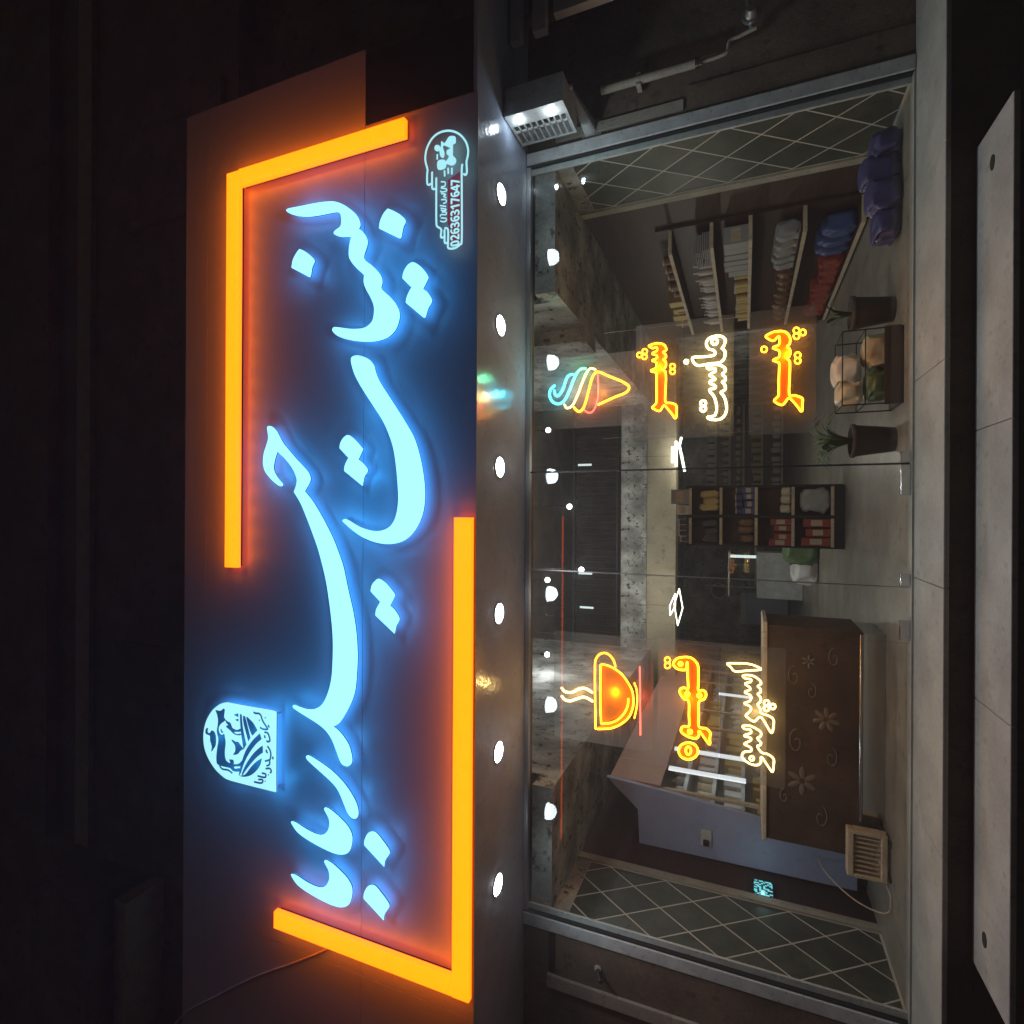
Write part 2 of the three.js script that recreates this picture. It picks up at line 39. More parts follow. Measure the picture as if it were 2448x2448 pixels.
const NEON = {"cone":[["cyan",0.012,0,[[1.207,3.232],[1.179,3.267],[1.138,3.281],[1.091,3.272],[1.053,3.245],[1.034,3.201],[1.041,3.158],[1.075,3.121],[1.124,3.095],[1.173,3.074],[1.228,3.053],[1.282,3.027],[1.315,3.006]]],["green",0.012,0,[[1.311,3.008],[1.332,2.99],[1.345,2.964],[1.345,2.928]]],["cyan",0.012,0,[[1.16,3.232],[1.134,3.229],[1.112,3.213],[1.113,3.191],[1.14,3.164],[1.189,3.138],[1.239,3.122],[1.283,3.101],[1.301,3.069],[1.298,3.037]]],["cream",0.009,0,[[1.019,3.129],[0.992,3.115],[0.986,3.094],[0.999,3.062],[1.033,3.036],[1.087,3.01],[1.146,2.984],[1.215,2.958],[1.283,2.927],[1.331,2.896],[1.34,2.865],[1.325,2.835]]],["yellow",0.009,0,[[0.987,3.036],[0.955,3.009],[0.948,2.983],[0.961,2.957],[1.01,2.931],[1.079,2.911],[1.159,2.89],[1.233,2.87],[1.276,2.85],[1.299,2.824],[1.296,2.788],[1.253,2.707],[1.205,2.607],[1.165,2.543],[1.134,2.521],[1.105,2.533],[1.083,2.567],[1.055,2.656],[0.999,2.802]]],["red",0.007,0,[[0.955,2.936],[0.933,2.905],[0.928,2.879],[0.949,2.848],[1.003,2.823],[1.072,2.808],[1.152,2.806],[1.222,2.808],[1.267,2.81]]]],"milk":[["yellow",0.0075,1,[[1.492,2.347],[1.502,2.319],[1.508,2.278],[1.5,2.237],[1.479,2.207],[1.447,2.194],[1.432,2.202],[1.424,2.222],[1.401,2.202],[1.38,2.196],[1.365,2.206],[1.356,2.221],[1.339,2.201],[1.307,2.196],[1.282,2.206],[1.268,2.221],[1.246,2.201],[1.183,2.196],[1.08,2.2],[0.982,2.199],[0.968,2.154],[0.945,2.11],[0.893,2.104],[0.842,2.107],[0.832,2.119],[0.87,2.144],[0.946,2.204],[0.937,2.224],[0.903,2.252],[0.933,2.311],[0.943,2.311],[0.977,2.28],[1.034,2.276],[1.19,2.279],[1.243,2.282],[1.262,2.323],[1.273,2.323],[1.29,2.282],[1.321,2.279],[1.342,2.285],[1.355,2.315],[1.363,2.313],[1.375,2.277],[1.398,2.277],[1.415,2.313],[1.428,2.308],[1.44,2.278],[1.466,2.275],[1.472,2.288],[1.467,2.313]]],["yellow",0.006,1,[[1.417,2.407],[1.402,2.414],[1.397,2.429],[1.405,2.445],[1.422,2.451],[1.437,2.445],[1.441,2.429],[1.433,2.414]]],["yellow",0.006,1,[[1.444,2.361],[1.429,2.367],[1.424,2.382],[1.432,2.398],[1.448,2.404],[1.463,2.398],[1.468,2.383],[1.46,2.367]]],["yellow",0.006,1,[[1.397,2.363],[1.382,2.37],[1.377,2.385],[1.385,2.4],[1.401,2.407],[1.416,2.4],[1.421,2.385],[1.413,2.37]]],["yellow",0.006,1,[[1.287,2.12],[1.272,2.126],[1.267,2.141],[1.275,2.156],[1.291,2.162],[1.306,2.156],[1.311,2.141],[1.303,2.126]]],["yellow",0.006,1,[[1.241,2.12],[1.226,2.126],[1.221,2.141],[1.229,2.155],[1.245,2.162],[1.259,2.156],[1.264,2.141],[1.257,2.126]]]],"yogurt":[["white",0.0095,1,[[1.461,1.86],[1.49,1.85],[1.511,1.812],[1.512,1.756],[1.495,1.723],[1.464,1.707],[1.416,1.723],[1.41,1.737],[1.38,1.713],[1.349,1.709],[1.311,1.718],[1.284,1.755],[1.282,1.835],[1.279,1.935],[1.347,1.974],[1.347,1.883],[1.35,1.807],[1.368,1.788],[1.394,1.802],[1.408,1.836],[1.435,1.855]]],["white",0.0095,1,[[1.466,1.77],[1.449,1.777],[1.443,1.793],[1.453,1.81],[1.471,1.817],[1.488,1.81],[1.493,1.793],[1.484,1.777]]],["white",0.0095,1,[[1.259,1.854],[1.27,1.811],[1.264,1.755],[1.236,1.713],[1.205,1.708],[1.183,1.731],[1.156,1.708],[1.126,1.708],[1.118,1.731],[1.091,1.71],[1.051,1.707],[1.029,1.74],[0.992,1.716],[0.926,1.697],[0.867,1.697],[0.818,1.72],[0.798,1.762],[0.805,1.823],[0.826,1.847],[0.833,1.795],[0.872,1.776],[0.932,1.777],[0.998,1.796],[1.056,1.834],[1.068,1.791],[1.088,1.787],[1.116,1.829],[1.131,1.825],[1.148,1.787],[1.181,1.83],[1.196,1.82],[1.213,1.787],[1.238,1.792],[1.237,1.835]]],["white",0.0095,1,[[1.317,2.013],[1.308,2.016],[1.305,2.025],[1.31,2.034],[1.32,2.038],[1.329,2.034],[1.332,2.025],[1.327,2.016]]],["white",0.0095,1,[[0.945,1.862],[0.93,1.868],[0.924,1.883],[0.932,1.898],[0.948,1.905],[0.964,1.899],[0.969,1.883],[0.962,1.868]]],["white",0.0095,1,[[0.897,1.862],[0.882,1.868],[0.876,1.883],[0.884,1.898],[0.9,1.905],[0.916,1.898],[0.922,1.883],[0.914,1.868]]]],"cheese":[["yellow",0.0075,1,[[1.463,1.394],[1.488,1.36],[1.498,1.323],[1.494,1.268],[1.473,1.235],[1.443,1.216],[1.41,1.212],[1.378,1.219],[1.368,1.236],[1.345,1.218],[1.312,1.21],[1.28,1.219],[1.266,1.235],[1.244,1.217],[1.203,1.213],[1.101,1.215],[0.971,1.216],[0.96,1.174],[0.932,1.123],[0.891,1.121],[0.835,1.123],[0.828,1.132],[0.865,1.155],[0.93,1.203],[0.939,1.225],[0.889,1.269],[0.926,1.328],[0.965,1.298],[1.006,1.295],[1.108,1.295],[1.227,1.292],[1.244,1.307],[1.26,1.337],[1.271,1.329],[1.28,1.3],[1.304,1.289],[1.337,1.296],[1.358,1.334],[1.371,1.337],[1.383,1.3],[1.406,1.291],[1.452,1.293],[1.449,1.308],[1.422,1.339]]],["yellow",0.006,1,[[1.357,1.385],[1.341,1.391],[1.336,1.406],[1.344,1.422],[1.362,1.428],[1.378,1.422],[1.383,1.407],[1.375,1.391]]],["yellow",0.006,1,[[1.485,1.146],[1.469,1.152],[1.464,1.167],[1.473,1.182],[1.49,1.188],[1.506,1.182],[1.511,1.167],[1.502,1.153]]],["yellow",0.006,1,[[1.439,1.146],[1.423,1.152],[1.417,1.167],[1.426,1.182],[1.443,1.188],[1.459,1.182],[1.464,1.167],[1.456,1.152]]],["yellow",0.006,1,[[1.463,1.1],[1.447,1.106],[1.442,1.12],[1.451,1.135],[1.468,1.141],[1.484,1.135],[1.489,1.12],[1.481,1.106]]],["yellow",0.006,1,[[1.284,1.136],[1.268,1.142],[1.263,1.157],[1.271,1.172],[1.288,1.178],[1.304,1.172],[1.31,1.157],[1.301,1.143]]],["yellow",0.006,1,[[1.238,1.136],[1.222,1.142],[1.216,1.157],[1.225,1.172],[1.242,1.178],[1.258,1.172],[1.263,1.157],[1.255,1.142]]]],"cup":[["yellow",0.0075,0,[[-1.408,2.634],[-1.36,2.647],[-1.314,2.682],[-1.294,2.732],[-1.314,2.783],[-1.357,2.813],[-1.409,2.823],[-1.584,2.823],[-1.784,2.819],[-2.005,2.815,1],[-1.999,2.764],[-1.976,2.664],[-1.923,2.575],[-1.849,2.506],[-1.761,2.473],[-1.687,2.468],[-1.615,2.478],[-1.555,2.508],[-1.479,2.567],[-1.428,2.642],[-1.404,2.717],[-1.405,2.77,1],[-1.578,2.772],[-1.778,2.771],[-1.951,2.762,1],[-1.935,2.689],[-1.895,2.614],[-1.832,2.555],[-1.758,2.521],[-1.689,2.514]]],["yellow",0.0065,0,[[-1.54,2.459],[-1.596,2.44],[-1.673,2.434],[-1.756,2.439],[-1.852,2.458]]],["red",0.007,0,[[-1.388,2.412],[-1.679,2.408],[-1.995,2.404]]],["cream",0.011,0,[[-1.67,3.142],[-1.697,3.115],[-1.702,3.072],[-1.691,3.03],[-1.66,2.983],[-1.644,2.936],[-1.649,2.894],[-1.673,2.848]]],["cream",0.011,0,[[-1.747,3.141],[-1.776,3.109],[-1.779,3.056],[-1.753,2.998],[-1.728,2.941],[-1.73,2.899],[-1.753,2.847]]]],"coffee":[["yellow",0.0085,1,[[-1.308,2.115],[-1.276,2.088],[-1.259,2.034],[-1.259,1.974],[-1.299,1.925],[-1.348,1.912],[-1.471,1.911],[-1.533,1.911],[-1.528,1.871],[-1.558,1.847],[-1.605,1.865],[-1.633,1.905],[-1.751,1.907],[-1.846,1.904],[-1.854,1.848],[-1.882,1.814],[-1.933,1.816],[-1.984,1.821],[-1.885,1.901],[-1.919,1.904],[-1.951,1.928],[-1.949,1.987],[-1.919,2.047],[-1.886,2.052],[-1.862,2.031],[-1.853,1.987],[-1.763,1.988],[-1.639,1.991],[-1.622,2.032],[-1.575,2.065],[-1.54,2.059],[-1.525,2.027],[-1.532,1.997],[-1.425,2.0],[-1.358,2.001],[-1.296,2.006],[-1.359,2.011],[-1.373,2.038],[-1.367,2.088],[-1.337,2.121]]],["yellow",0.0085,1,[[-1.32,2.046],[-1.331,2.05],[-1.337,2.06],[-1.333,2.071],[-1.323,2.075],[-1.312,2.071],[-1.307,2.061],[-1.31,2.051]]],["yellow",0.0085,1,[[-1.573,1.987],[-1.585,1.991],[-1.591,2.002],[-1.588,2.013],[-1.577,2.017],[-1.566,2.013],[-1.56,2.002],[-1.563,1.992]]],["yellow",0.0085,1,[[-1.575,1.888],[-1.586,1.892],[-1.592,1.903],[-1.589,1.913],[-1.578,1.918],[-1.567,1.913],[-1.561,1.903],[-1.564,1.892]]],["yellow",0.0085,1,[[-1.9,1.964],[-1.912,1.968],[-1.918,1.979],[-1.915,1.99],[-1.905,1.994],[-1.893,1.99],[-1.887,1.979],[-1.89,1.968]]],["yellow",0.0085,1,[[-2.058,1.911],[-2.113,1.934],[-2.145,1.991],[-2.133,2.049],[-2.085,2.073],[-2.029,2.05],[-1.998,1.992],[-2.01,1.935]]],["yellow",0.0085,1,[[-2.065,1.97],[-2.09,1.976],[-2.102,1.992],[-2.095,2.007],[-2.072,2.013],[-2.047,2.007],[-2.035,1.992],[-2.042,1.977]]],["yellow",0.006,1,[[-1.297,2.148],[-1.315,2.154],[-1.324,2.171],[-1.318,2.187],[-1.302,2.194],[-1.284,2.188],[-1.275,2.171],[-1.281,2.155]]],["yellow",0.006,1,[[-1.346,2.147],[-1.363,2.154],[-1.372,2.171],[-1.367,2.187],[-1.351,2.194],[-1.333,2.187],[-1.324,2.171],[-1.329,2.154]]]],"espresso":[["cream",0.008,1,[[-1.277,1.679],[-1.266,1.603],[-1.261,1.527],[-1.27,1.467],[-1.292,1.417],[-1.302,1.432],[-1.32,1.527],[-1.336,1.617],[-1.302,1.653]]],["cream",0.008,1,[[-1.367,1.557],[-1.355,1.516],[-1.362,1.466],[-1.39,1.427],[-1.416,1.417],[-1.44,1.441],[-1.459,1.422],[-1.486,1.421],[-1.505,1.441],[-1.53,1.421],[-1.562,1.419],[-1.592,1.441],[-1.627,1.421],[-1.658,1.416],[-1.672,1.362],[-1.698,1.323],[-1.757,1.322],[-1.807,1.332],[-1.794,1.351],[-1.725,1.391],[-1.692,1.423],[-1.736,1.47],[-1.702,1.53],[-1.691,1.53],[-1.648,1.495],[-1.616,1.5],[-1.6,1.54],[-1.588,1.535],[-1.567,1.5],[-1.523,1.496],[-1.507,1.536],[-1.496,1.536],[-1.475,1.501],[-1.454,1.506],[-1.436,1.536],[-1.424,1.531],[-1.409,1.496],[-1.387,1.496],[-1.387,1.536]]],["cream",0.008,1,[[-1.566,1.355],[-1.582,1.361],[-1.59,1.374],[-1.586,1.388],[-1.572,1.394],[-1.556,1.388],[-1.547,1.374],[-1.552,1.361]]],["cream",0.008,1,[[-1.612,1.355],[-1.628,1.36],[-1.636,1.374],[-1.632,1.388],[-1.617,1.394],[-1.601,1.388],[-1.593,1.374],[-1.597,1.36]]],["cream",0.008,1,[[-1.589,1.309],[-1.605,1.314],[-1.613,1.328],[-1.609,1.342],[-1.595,1.347],[-1.579,1.342],[-1.571,1.328],[-1.575,1.314]]],["cream",0.008,1,[[-1.789,1.556],[-1.776,1.509],[-1.791,1.458],[-1.818,1.417],[-1.852,1.419],[-1.872,1.442],[-1.902,1.416],[-1.925,1.421],[-1.939,1.442],[-1.984,1.411],[-1.992,1.36],[-2.024,1.32],[-2.079,1.32],[-2.131,1.329],[-2.092,1.36],[-2.023,1.411],[-2.069,1.416],[-2.096,1.446],[-2.094,1.497],[-2.064,1.549],[-2.032,1.56],[-2.001,1.539],[-1.987,1.493],[-1.959,1.493],[-1.939,1.54],[-1.927,1.534],[-1.897,1.493],[-1.876,1.498],[-1.871,1.54],[-1.859,1.535],[-1.836,1.493],[-1.808,1.499],[-1.809,1.54]]],["cream",0.008,1,[[-2.044,1.468],[-2.058,1.473],[-2.065,1.485],[-2.062,1.496],[-2.05,1.501],[-2.037,1.496],[-2.029,1.485],[-2.033,1.473]]]]};

// ---------- helpers
let seed = 7;
const rnd = (a = 1, b) => { seed = (seed * 1664525 + 1013904223) >>> 0; const t = seed / 4294967296; return b === undefined ? t * a : a + t * (b - a); };
const used = new Map();
const numbered = (n) => { const k = used.get(n) ?? 0; used.set(n, k + 1); return k ? n + '_' + String(k).padStart(3, '0') : n; };
function uvBox(g) {                                                   // texture coordinates in metres, by the way each face points
  g = g.index ? g.toNonIndexed() : g;
  const p = g.attributes.position, uv = new Float32Array(p.count * 2), a = new THREE.Vector3(), b = new THREE.Vector3(), c = new THREE.Vector3();
  for (let i = 0; i < p.count; i += 3) {
    a.fromBufferAttribute(p, i); b.fromBufferAttribute(p, i + 1); c.fromBufferAttribute(p, i + 2);
    const n = b.clone().sub(a).cross(c.clone().sub(a)), x = Math.abs(n.x), y = Math.abs(n.y), z = Math.abs(n.z);
    [a, b, c].forEach((v, k) => { const q = x >= y && x >= z ? [v.z, v.y] : y >= z ? [v.x, v.z] : [v.x, v.y]; uv.set(q, (i + k) * 2); });
  }
  g.setAttribute('uv', new THREE.BufferAttribute(uv, 2));
  return g;
}
const bare = (g) => { g = g.index ? g.toNonIndexed() : g; for (const k of Object.keys(g.attributes)) if (!['position', 'normal', 'uv'].includes(k)) g.deleteAttribute(k); return g; };
const merge = (list) => mergeGeometries(list.map(bare));
const bx = (x0, x1, y0, y1, z0, z1) => new THREE.BoxGeometry(Math.abs(x1 - x0), Math.abs(y1 - y0), Math.abs(z1 - z0)).translate((x0 + x1) / 2, (y0 + y1) / 2, (z0 + z1) / 2);
const rbx = (x0, x1, y0, y1, z0, z1, r = 0.01, s = 2) => new RoundedBoxGeometry(Math.abs(x1 - x0), Math.abs(y1 - y0), Math.abs(z1 - z0), s, Math.min(r, Math.abs(x1 - x0) / 2.01, Math.abs(y1 - y0) / 2.01, Math.abs(z1 - z0) / 2.01)).translate((x0 + x1) / 2, (y0 + y1) / 2, (z0 + z1) / 2);
const cyl = (r0, r1, h, x, y, z, n = 20) => new THREE.CylinderGeometry(r1, r0, h, n).translate(x, y + h / 2, z);      // stands on y
const tube = (pts, r, n = 40, k = 8, closed = false) => new THREE.TubeGeometry(new THREE.CatmullRomCurve3(pts.map((p) => new THREE.Vector3(...p)), closed, 'centripetal'), n, r, k, closed);
const rod = (a, b, r, k = 8) => { const A = new THREE.Vector3(...a), B = new THREE.Vector3(...b), d = B.clone().sub(A), g = new THREE.CylinderGeometry(r, r, d.length(), k); g.applyQuaternion(new THREE.Quaternion().setFromUnitVectors(new THREE.Vector3(0, 1, 0), d.clone().normalize())); return g.translate(...A.add(B).multiplyScalar(0.5).toArray()); };
function obj(name, geo, mat, parent = scene, uv = true) {
  const g = Array.isArray(geo) ? merge(geo) : bare(geo);
  const m = new THREE.Mesh(uv ? uvBox(g) : g, mat);
  m.name = parent === scene ? numbered(name) : name; m.castShadow = m.receiveShadow = true;
  parent.add(m); return m;
}
function tag(o, label, category, group) { o.userData.label = label; o.userData.category = category; if (group) o.userData.group = group; return o; }
function thing(name, label, category, [x, y, z] = [0, 0, 0], group) { const o = new THREE.Group(); o.name = numbered(name); o.position.set(x, y, z); scene.add(o); return tag(o, label, category, group); }
function struct(name, geo, mat) { const o = obj(name, geo, mat); o.userData.kind = 'structure'; return o; }
function copy(o, [x, y, z], label, group) { const c = o.clone(); c.name = numbered(o.name.replace(/_\d+$/, '')); c.userData = { ...o.userData }; if (label) c.userData.label = label; if (group) c.userData.group = group; c.position.set(x, y, z); scene.add(c); return c; }
function outline(pts, closed = true, step = 5) {                     // a smooth line through the points, broken at the sharp ones
  const n = pts.length, out = [], P = (i) => pts[closed ? (i + n) % n : Math.max(0, Math.min(n - 1, i))];
  for (let i = 0; i < (closed ? n : n - 1); i++) {
    const p1 = P(i), p2 = P(i + 1), p0 = p1[2] ? p1 : P(i - 1), p3 = p2[2] ? p2 : P(i + 2);
    for (let k = 0; k < step; k++) {
      const t = k / step, h = (a, b, c, d) => 0.5 * (2 * b + (c - a) * t + (2 * a - 5 * b + 4 * c - d) * t * t + (3 * b - a - 3 * c + d) * t * t * t);
      out.push([h(p0[0], p1[0], p2[0], p3[0]), h(p0[1], p1[1], p2[1], p3[1])]);
    }
  }
  if (!closed) out.push(P(n - 1).slice(0, 2));
  return out;
}
const shapeOf = (pts, step = 5) => new THREE.Shape(outline(pts, true, step).map((p) => new THREE.Vector2(...p)));
const plate = (pts, z0, z1, step = 5) => new THREE.ExtrudeGeometry(shapeOf(pts, step), { depth: z1 - z0, bevelEnabled: false, steps: 1 }).translate(0, 0, z0);
function wall(pts, z0, z1, closed = true, step = 5) {                 // the ribbon that runs round an outline
  const q = outline(pts, closed, step), n = q.length, pos = [];
  for (let i = 0; i < (closed ? n : n - 1); i++) { const a = q[i], b = q[(i + 1) % n]; pos.push(...a, z0, ...b, z0, ...b, z1, ...a, z0, ...b, z1, ...a, z1); }
  const g = new THREE.BufferGeometry(); g.setAttribute('position', new THREE.Float32BufferAttribute(pos, 3)); g.computeVertexNormals(); g.setAttribute('uv', new THREE.Float32BufferAttribute(new Float32Array(pos.length / 3 * 2), 2)); return g;
}
function stroke(pts, w, z0, z1) {                                    // a flat ribbon of width w along an open line
  const q = outline(pts, false, 4), L = [], R = [];
  q.forEach((p, i) => { const a = q[Math.max(0, i - 1)], b = q[Math.min(q.length - 1, i + 1)], d = Math.hypot(b[0] - a[0], b[1] - a[1]) || 1, nx = -(b[1] - a[1]) / d * w / 2, ny = (b[0] - a[0]) / d * w / 2; L.push(new THREE.Vector2(p[0] + nx, p[1] + ny)); R.unshift(new THREE.Vector2(p[0] - nx, p[1] - ny)); });
  return new THREE.ExtrudeGeometry(new THREE.Shape([...L, ...R]), { depth: z1 - z0, bevelEnabled: false }).translate(0, 0, z0);
}

// ---------- surfaces
function noiseField(n, cells, oct, s0) {
  let s = s0; const r = () => { s = (s * 1664525 + 1013904223) >>> 0; return s / 4294967296; };
  const f = new Float32Array(n * n); let amp = 1, tot = 0;
  for (let o = 0; o < oct; o++, cells *= 2, amp *= 0.55) {
    const g = Float32Array.from({ length: cells * cells }, r); tot += amp;
    for (let y = 0; y < n; y++) for (let x = 0; x < n; x++) {
      const u = x / n * cells, v = y / n * cells, i = Math.floor(u), j = Math.floor(v), a = u - i, b = v - j, p = a * a * (3 - 2 * a), q = b * b * (3 - 2 * b), at = (k, l) => g[(l % cells) * cells + (k % cells)];
      f[y * n + x] += amp * ((at(i, j) * (1 - p) + at(i + 1, j) * p) * (1 - q) + (at(i, j + 1) * (1 - p) + at(i + 1, j + 1) * p) * q);
    }
  }
  return f.map((x) => x / tot);
}
const clamp = (x) => Math.max(0, Math.min(1, x));
function texture(n, fn, metres, srgb = true) {
  const d = new Uint8Array(n * n * 4);
  for (let i = 0; i < n * n; i++) { const c = fn(i, i % n, Math.floor(i / n)); d.set([...c.map((x) => Math.round(clamp(x) * 255)), 255], i * 4); }
  const t = new THREE.DataTexture(d, n, n); t.wrapS = t.wrapT = THREE.RepeatWrapping; t.magFilter = THREE.LinearFilter; t.repeat.set(1 / metres, 1 / metres);
  if (srgb) t.colorSpace = THREE.SRGBColorSpace; t.needsUpdate = true; return t;
}
const nA = noiseField(512, 6, 7, 11), nB = noiseField(512, 24, 5, 23), nC = noiseField(512, 3, 4, 5), nF = noiseField(512, 128, 2, 77);
const mottle = (base, amount, grain, metres, blotch = 0) => texture(512, (i) => { const k = 1 + (nA[i] - 0.5) * amount + (nF[i] - 0.5) * grain - (nB[i] > 0.62 ? (nB[i] - 0.62) * blotch : 0); return base.map((b) => b * k); }, metres);
const relief = (metres) => texture(512, (i) => { const v = nB[i] * 0.6 + nF[i] * 0.4; return [v, v, v]; }, metres, false);
const bump1 = relief(1.1), bump3 = relief(3.1);
const std = (o) => new THREE.MeshStandardMaterial(o), phy = (o) => new THREE.MeshPhysicalMaterial(o), rgb = (r, g, b) => new THREE.Color().setRGB(r, g, b);
const M = {
  concrete: std({ map: mottle([0.56, 0.56, 0.54], 1.1, 0.25, 1.9, 4.0), bumpMap: bump1, bumpScale: 0.006, roughness: 0.92 }),
  slab: std({ map: mottle([0.62, 0.62, 0.60], 1.0, 0.3, 1.3, 5.0), bumpMap: bump1, bumpScale: 0.008, roughness: 0.9 }),
  cream: std({ map: mottle([0.66, 0.62, 0.53], 0.3, 0.08, 2.3, 1.0), roughness: 0.7 }),
  plaster: std({ map: mottle([0.42, 0.37, 0.31], 0.5, 0.2, 2.1, 1.2), bumpMap: bump1, bumpScale: 0.004, roughness: 0.93 }),
  facade: std({ map: mottle([0.40, 0.38, 0.35], 0.5, 0.15, 2.9, 1.0), bumpMap: bump3, bumpScale: 0.006, roughness: 0.95 }),
  trim: std({ map: mottle([0.62, 0.60, 0.55], 0.25, 0.15, 1.1, 0.8), roughness: 0.8 }),
  stone: std({ map: mottle([0.58, 0.575, 0.54], 0.3, 0.1, 1.7, 0.6), bumpMap: bump1, bumpScale: 0.0015, roughness: 0.62 }),
  riser: std({ map: mottle([0.30, 0.23, 0.18], 0.5, 0.25, 1.3, 1.5), bumpMap: bump1, bumpScale: 0.003, roughness: 0.8 }),
  asphalt: std({ map: mottle([0.24, 0.23, 0.22], 0.5, 0.5, 1.5), bumpMap: bump1, bumpScale: 0.006, roughness: 0.95 }),
  floor: phy({ map: mottle([0.52, 0.50, 0.46], 0.35, 0.12, 1.5, 1.2), roughness: 0.38 }),
  grout: std({ color: rgb(0.55, 0.55, 0.50), roughness: 0.9 }),
  tileA: std({ map: mottle([0.27, 0.29, 0.25], 0.5, 0.15, 0.9, 1.5), roughness: 0.4 }),
  tileB: std({ map: mottle([0.24, 0.26, 0.22], 0.5, 0.15, 0.7, 1.5), roughness: 0.45 }),
  panel: phy({ color: rgb(0.42, 0.42, 0.43), roughness: 0.46, bumpMap: bump3, bumpScale: 0.0012 }),
  soffit: phy({ map: mottle([0.64, 0.70, 0.80], 0.12, 0.05, 1.7, 0.4), roughness: 0.17, metalness: 0.1, bumpMap: bump3, bumpScale: 0.0035 }),
  alu: std({ color: rgb(0.55, 0.56, 0.57), roughness: 0.34, metalness: 0.85 }),
  aluwhite: std({ map: mottle([0.72, 0.74, 0.74], 0.25, 0.1, 0.6, 1.0), roughness: 0.45 }),
  steel: std({ color: rgb(0.62, 0.62, 0.62), roughness: 0.16, metalness: 1 }),
  gasket: std({ color: rgb(0.012, 0.012, 0.012), roughness: 0.6 }),
  black: std({ color: rgb(0.015, 0.014, 0.013), roughness: 0.55 }),
  glass: phy({ color: rgb(0.93, 0.97, 0.95), transmission: 1, thickness: 0, roughness: 0.0, ior: 1.52 }),
  shelfglass: phy({ color: rgb(0.9, 0.95, 0.93), transmission: 1, thickness: 0, roughness: 0.02, ior: 1.5 }),
  acrylic: phy({ color: rgb(0.35, 0.34, 0.33), transparent: true, opacity: 0.15, roughness: 0.35 }),
  amber: phy({ color: rgb(0.62, 0.24, 0.012), transparent: true, opacity: 0.8, roughness: 0.4 }),
  wood: std({ map: texture(512, (i, x, y) => { const k = 0.8 + 0.35 * nA[(y * 512 + ((x * 9) % 512)) % 262144] + (nF[i] - 0.5) * 0.15; return [0.36 * k, 0.23 * k, 0.13 * k]; }, 1.2), roughness: 0.55 }),
  darkwood: std({ map: texture(512, (i, x, y) => { const k = 0.75 + 0.5 * nA[(((y * 9) % 512) * 512 + x) % 262144] + (nF[i] - 0.5) * 0.15; return [0.25 * k, 0.17 * k, 0.12 * k]; }, 1.4), roughness: 0.5 }),
  board: std({ map: mottle([0.78, 0.72, 0.62], 0.3, 0.15, 0.8, 0.8), roughness: 0.6 }),
  lilac: std({ map: mottle([0.64, 0.67, 0.80], 0.12, 0.05, 2.0, 0.3), roughness: 0.5 }),
  salmon: std({ map: mottle([0.74, 0.58, 0.52], 0.15, 0.05, 2.0, 0.3), roughness: 0.55 }),
  counter: std({ map: mottle([0.32, 0.25, 0.20], 0.45, 0.15, 1.1, 1.0), roughness: 0.48, bumpMap: bump1, bumpScale: 0.002 }),
  relief: std({ color: rgb(0.17, 0.13, 0.10), roughness: 0.5 }),
  white: std({ map: mottle([0.80, 0.80, 0.78], 0.1, 0.05, 0.7), roughness: 0.5 }),
  leaf: std({ color: rgb(0.05, 0.09, 0.03), roughness: 0.6, side: THREE.DoubleSide }),
  pot: std({ color: rgb(0.05, 0.035, 0.025), roughness: 0.6 }),
};
const paint = (r, g, b, roughness = 0.5) => std({ color: rgb(r, g, b), roughness });
const glow = (r, g, b) => std({ color: rgb(0.02, 0.02, 0.02), roughness: 0.6, emissive: rgb(1, 1, 1).setRGB(r, g, b), emissiveIntensity: 1 });
const L = {
  letter: glow(0.47, 1.5, 2.6), emblem: glow(0.44, 0.98, 1.1), letterback: glow(0.13, 1.0, 3.1),
  barfront: glow(3, 0.54, 0.004), barside: glow(6, 0.5, 0.002),
  yellow: glow(13, 4.0, 0.10), white: glow(10, 6.8, 2.6), cream: glow(7, 4.1, 1.2), cyan: glow(0.4, 4, 5), green: glow(0.5, 3, 1.4), red: glow(5, 0.45, 0.3),
  lamp: glow(22, 26, 28), bulb: glow(8, 8.5, 9), film: glow(0.008, 0.05, 0.16), redfilm: glow(0.13, 0.03, 0.06), tagline: glow(0.42, 0.9, 1.0), strip: glow(1.05, 1.1, 1.15), ring: glow(3, 2.8, 2.3),
};
M.screen = (() => { const t = texture(16, (i) => { const k = nF[i * 37] > 0.55 ? 1 : 0.12; return [0.35 * k + nF[i * 91] * 0.2, 0.9 * k, 0.95 * k]; }, 0.3); t.magFilter = THREE.NearestFilter; return std({ color: rgb(0.01, 0.01, 0.01), emissive: rgb(1, 1, 1), emissiveMap: t, roughness: 0.3 }); })();
function point(color, intensity, x, y, z, radius = 1) { const l = new THREE.PointLight(color, intensity); l.position.set(x, y, z); l.castShadow = true; l.shadow.radius = radius; l.name = 'lamp_light'; return l; }

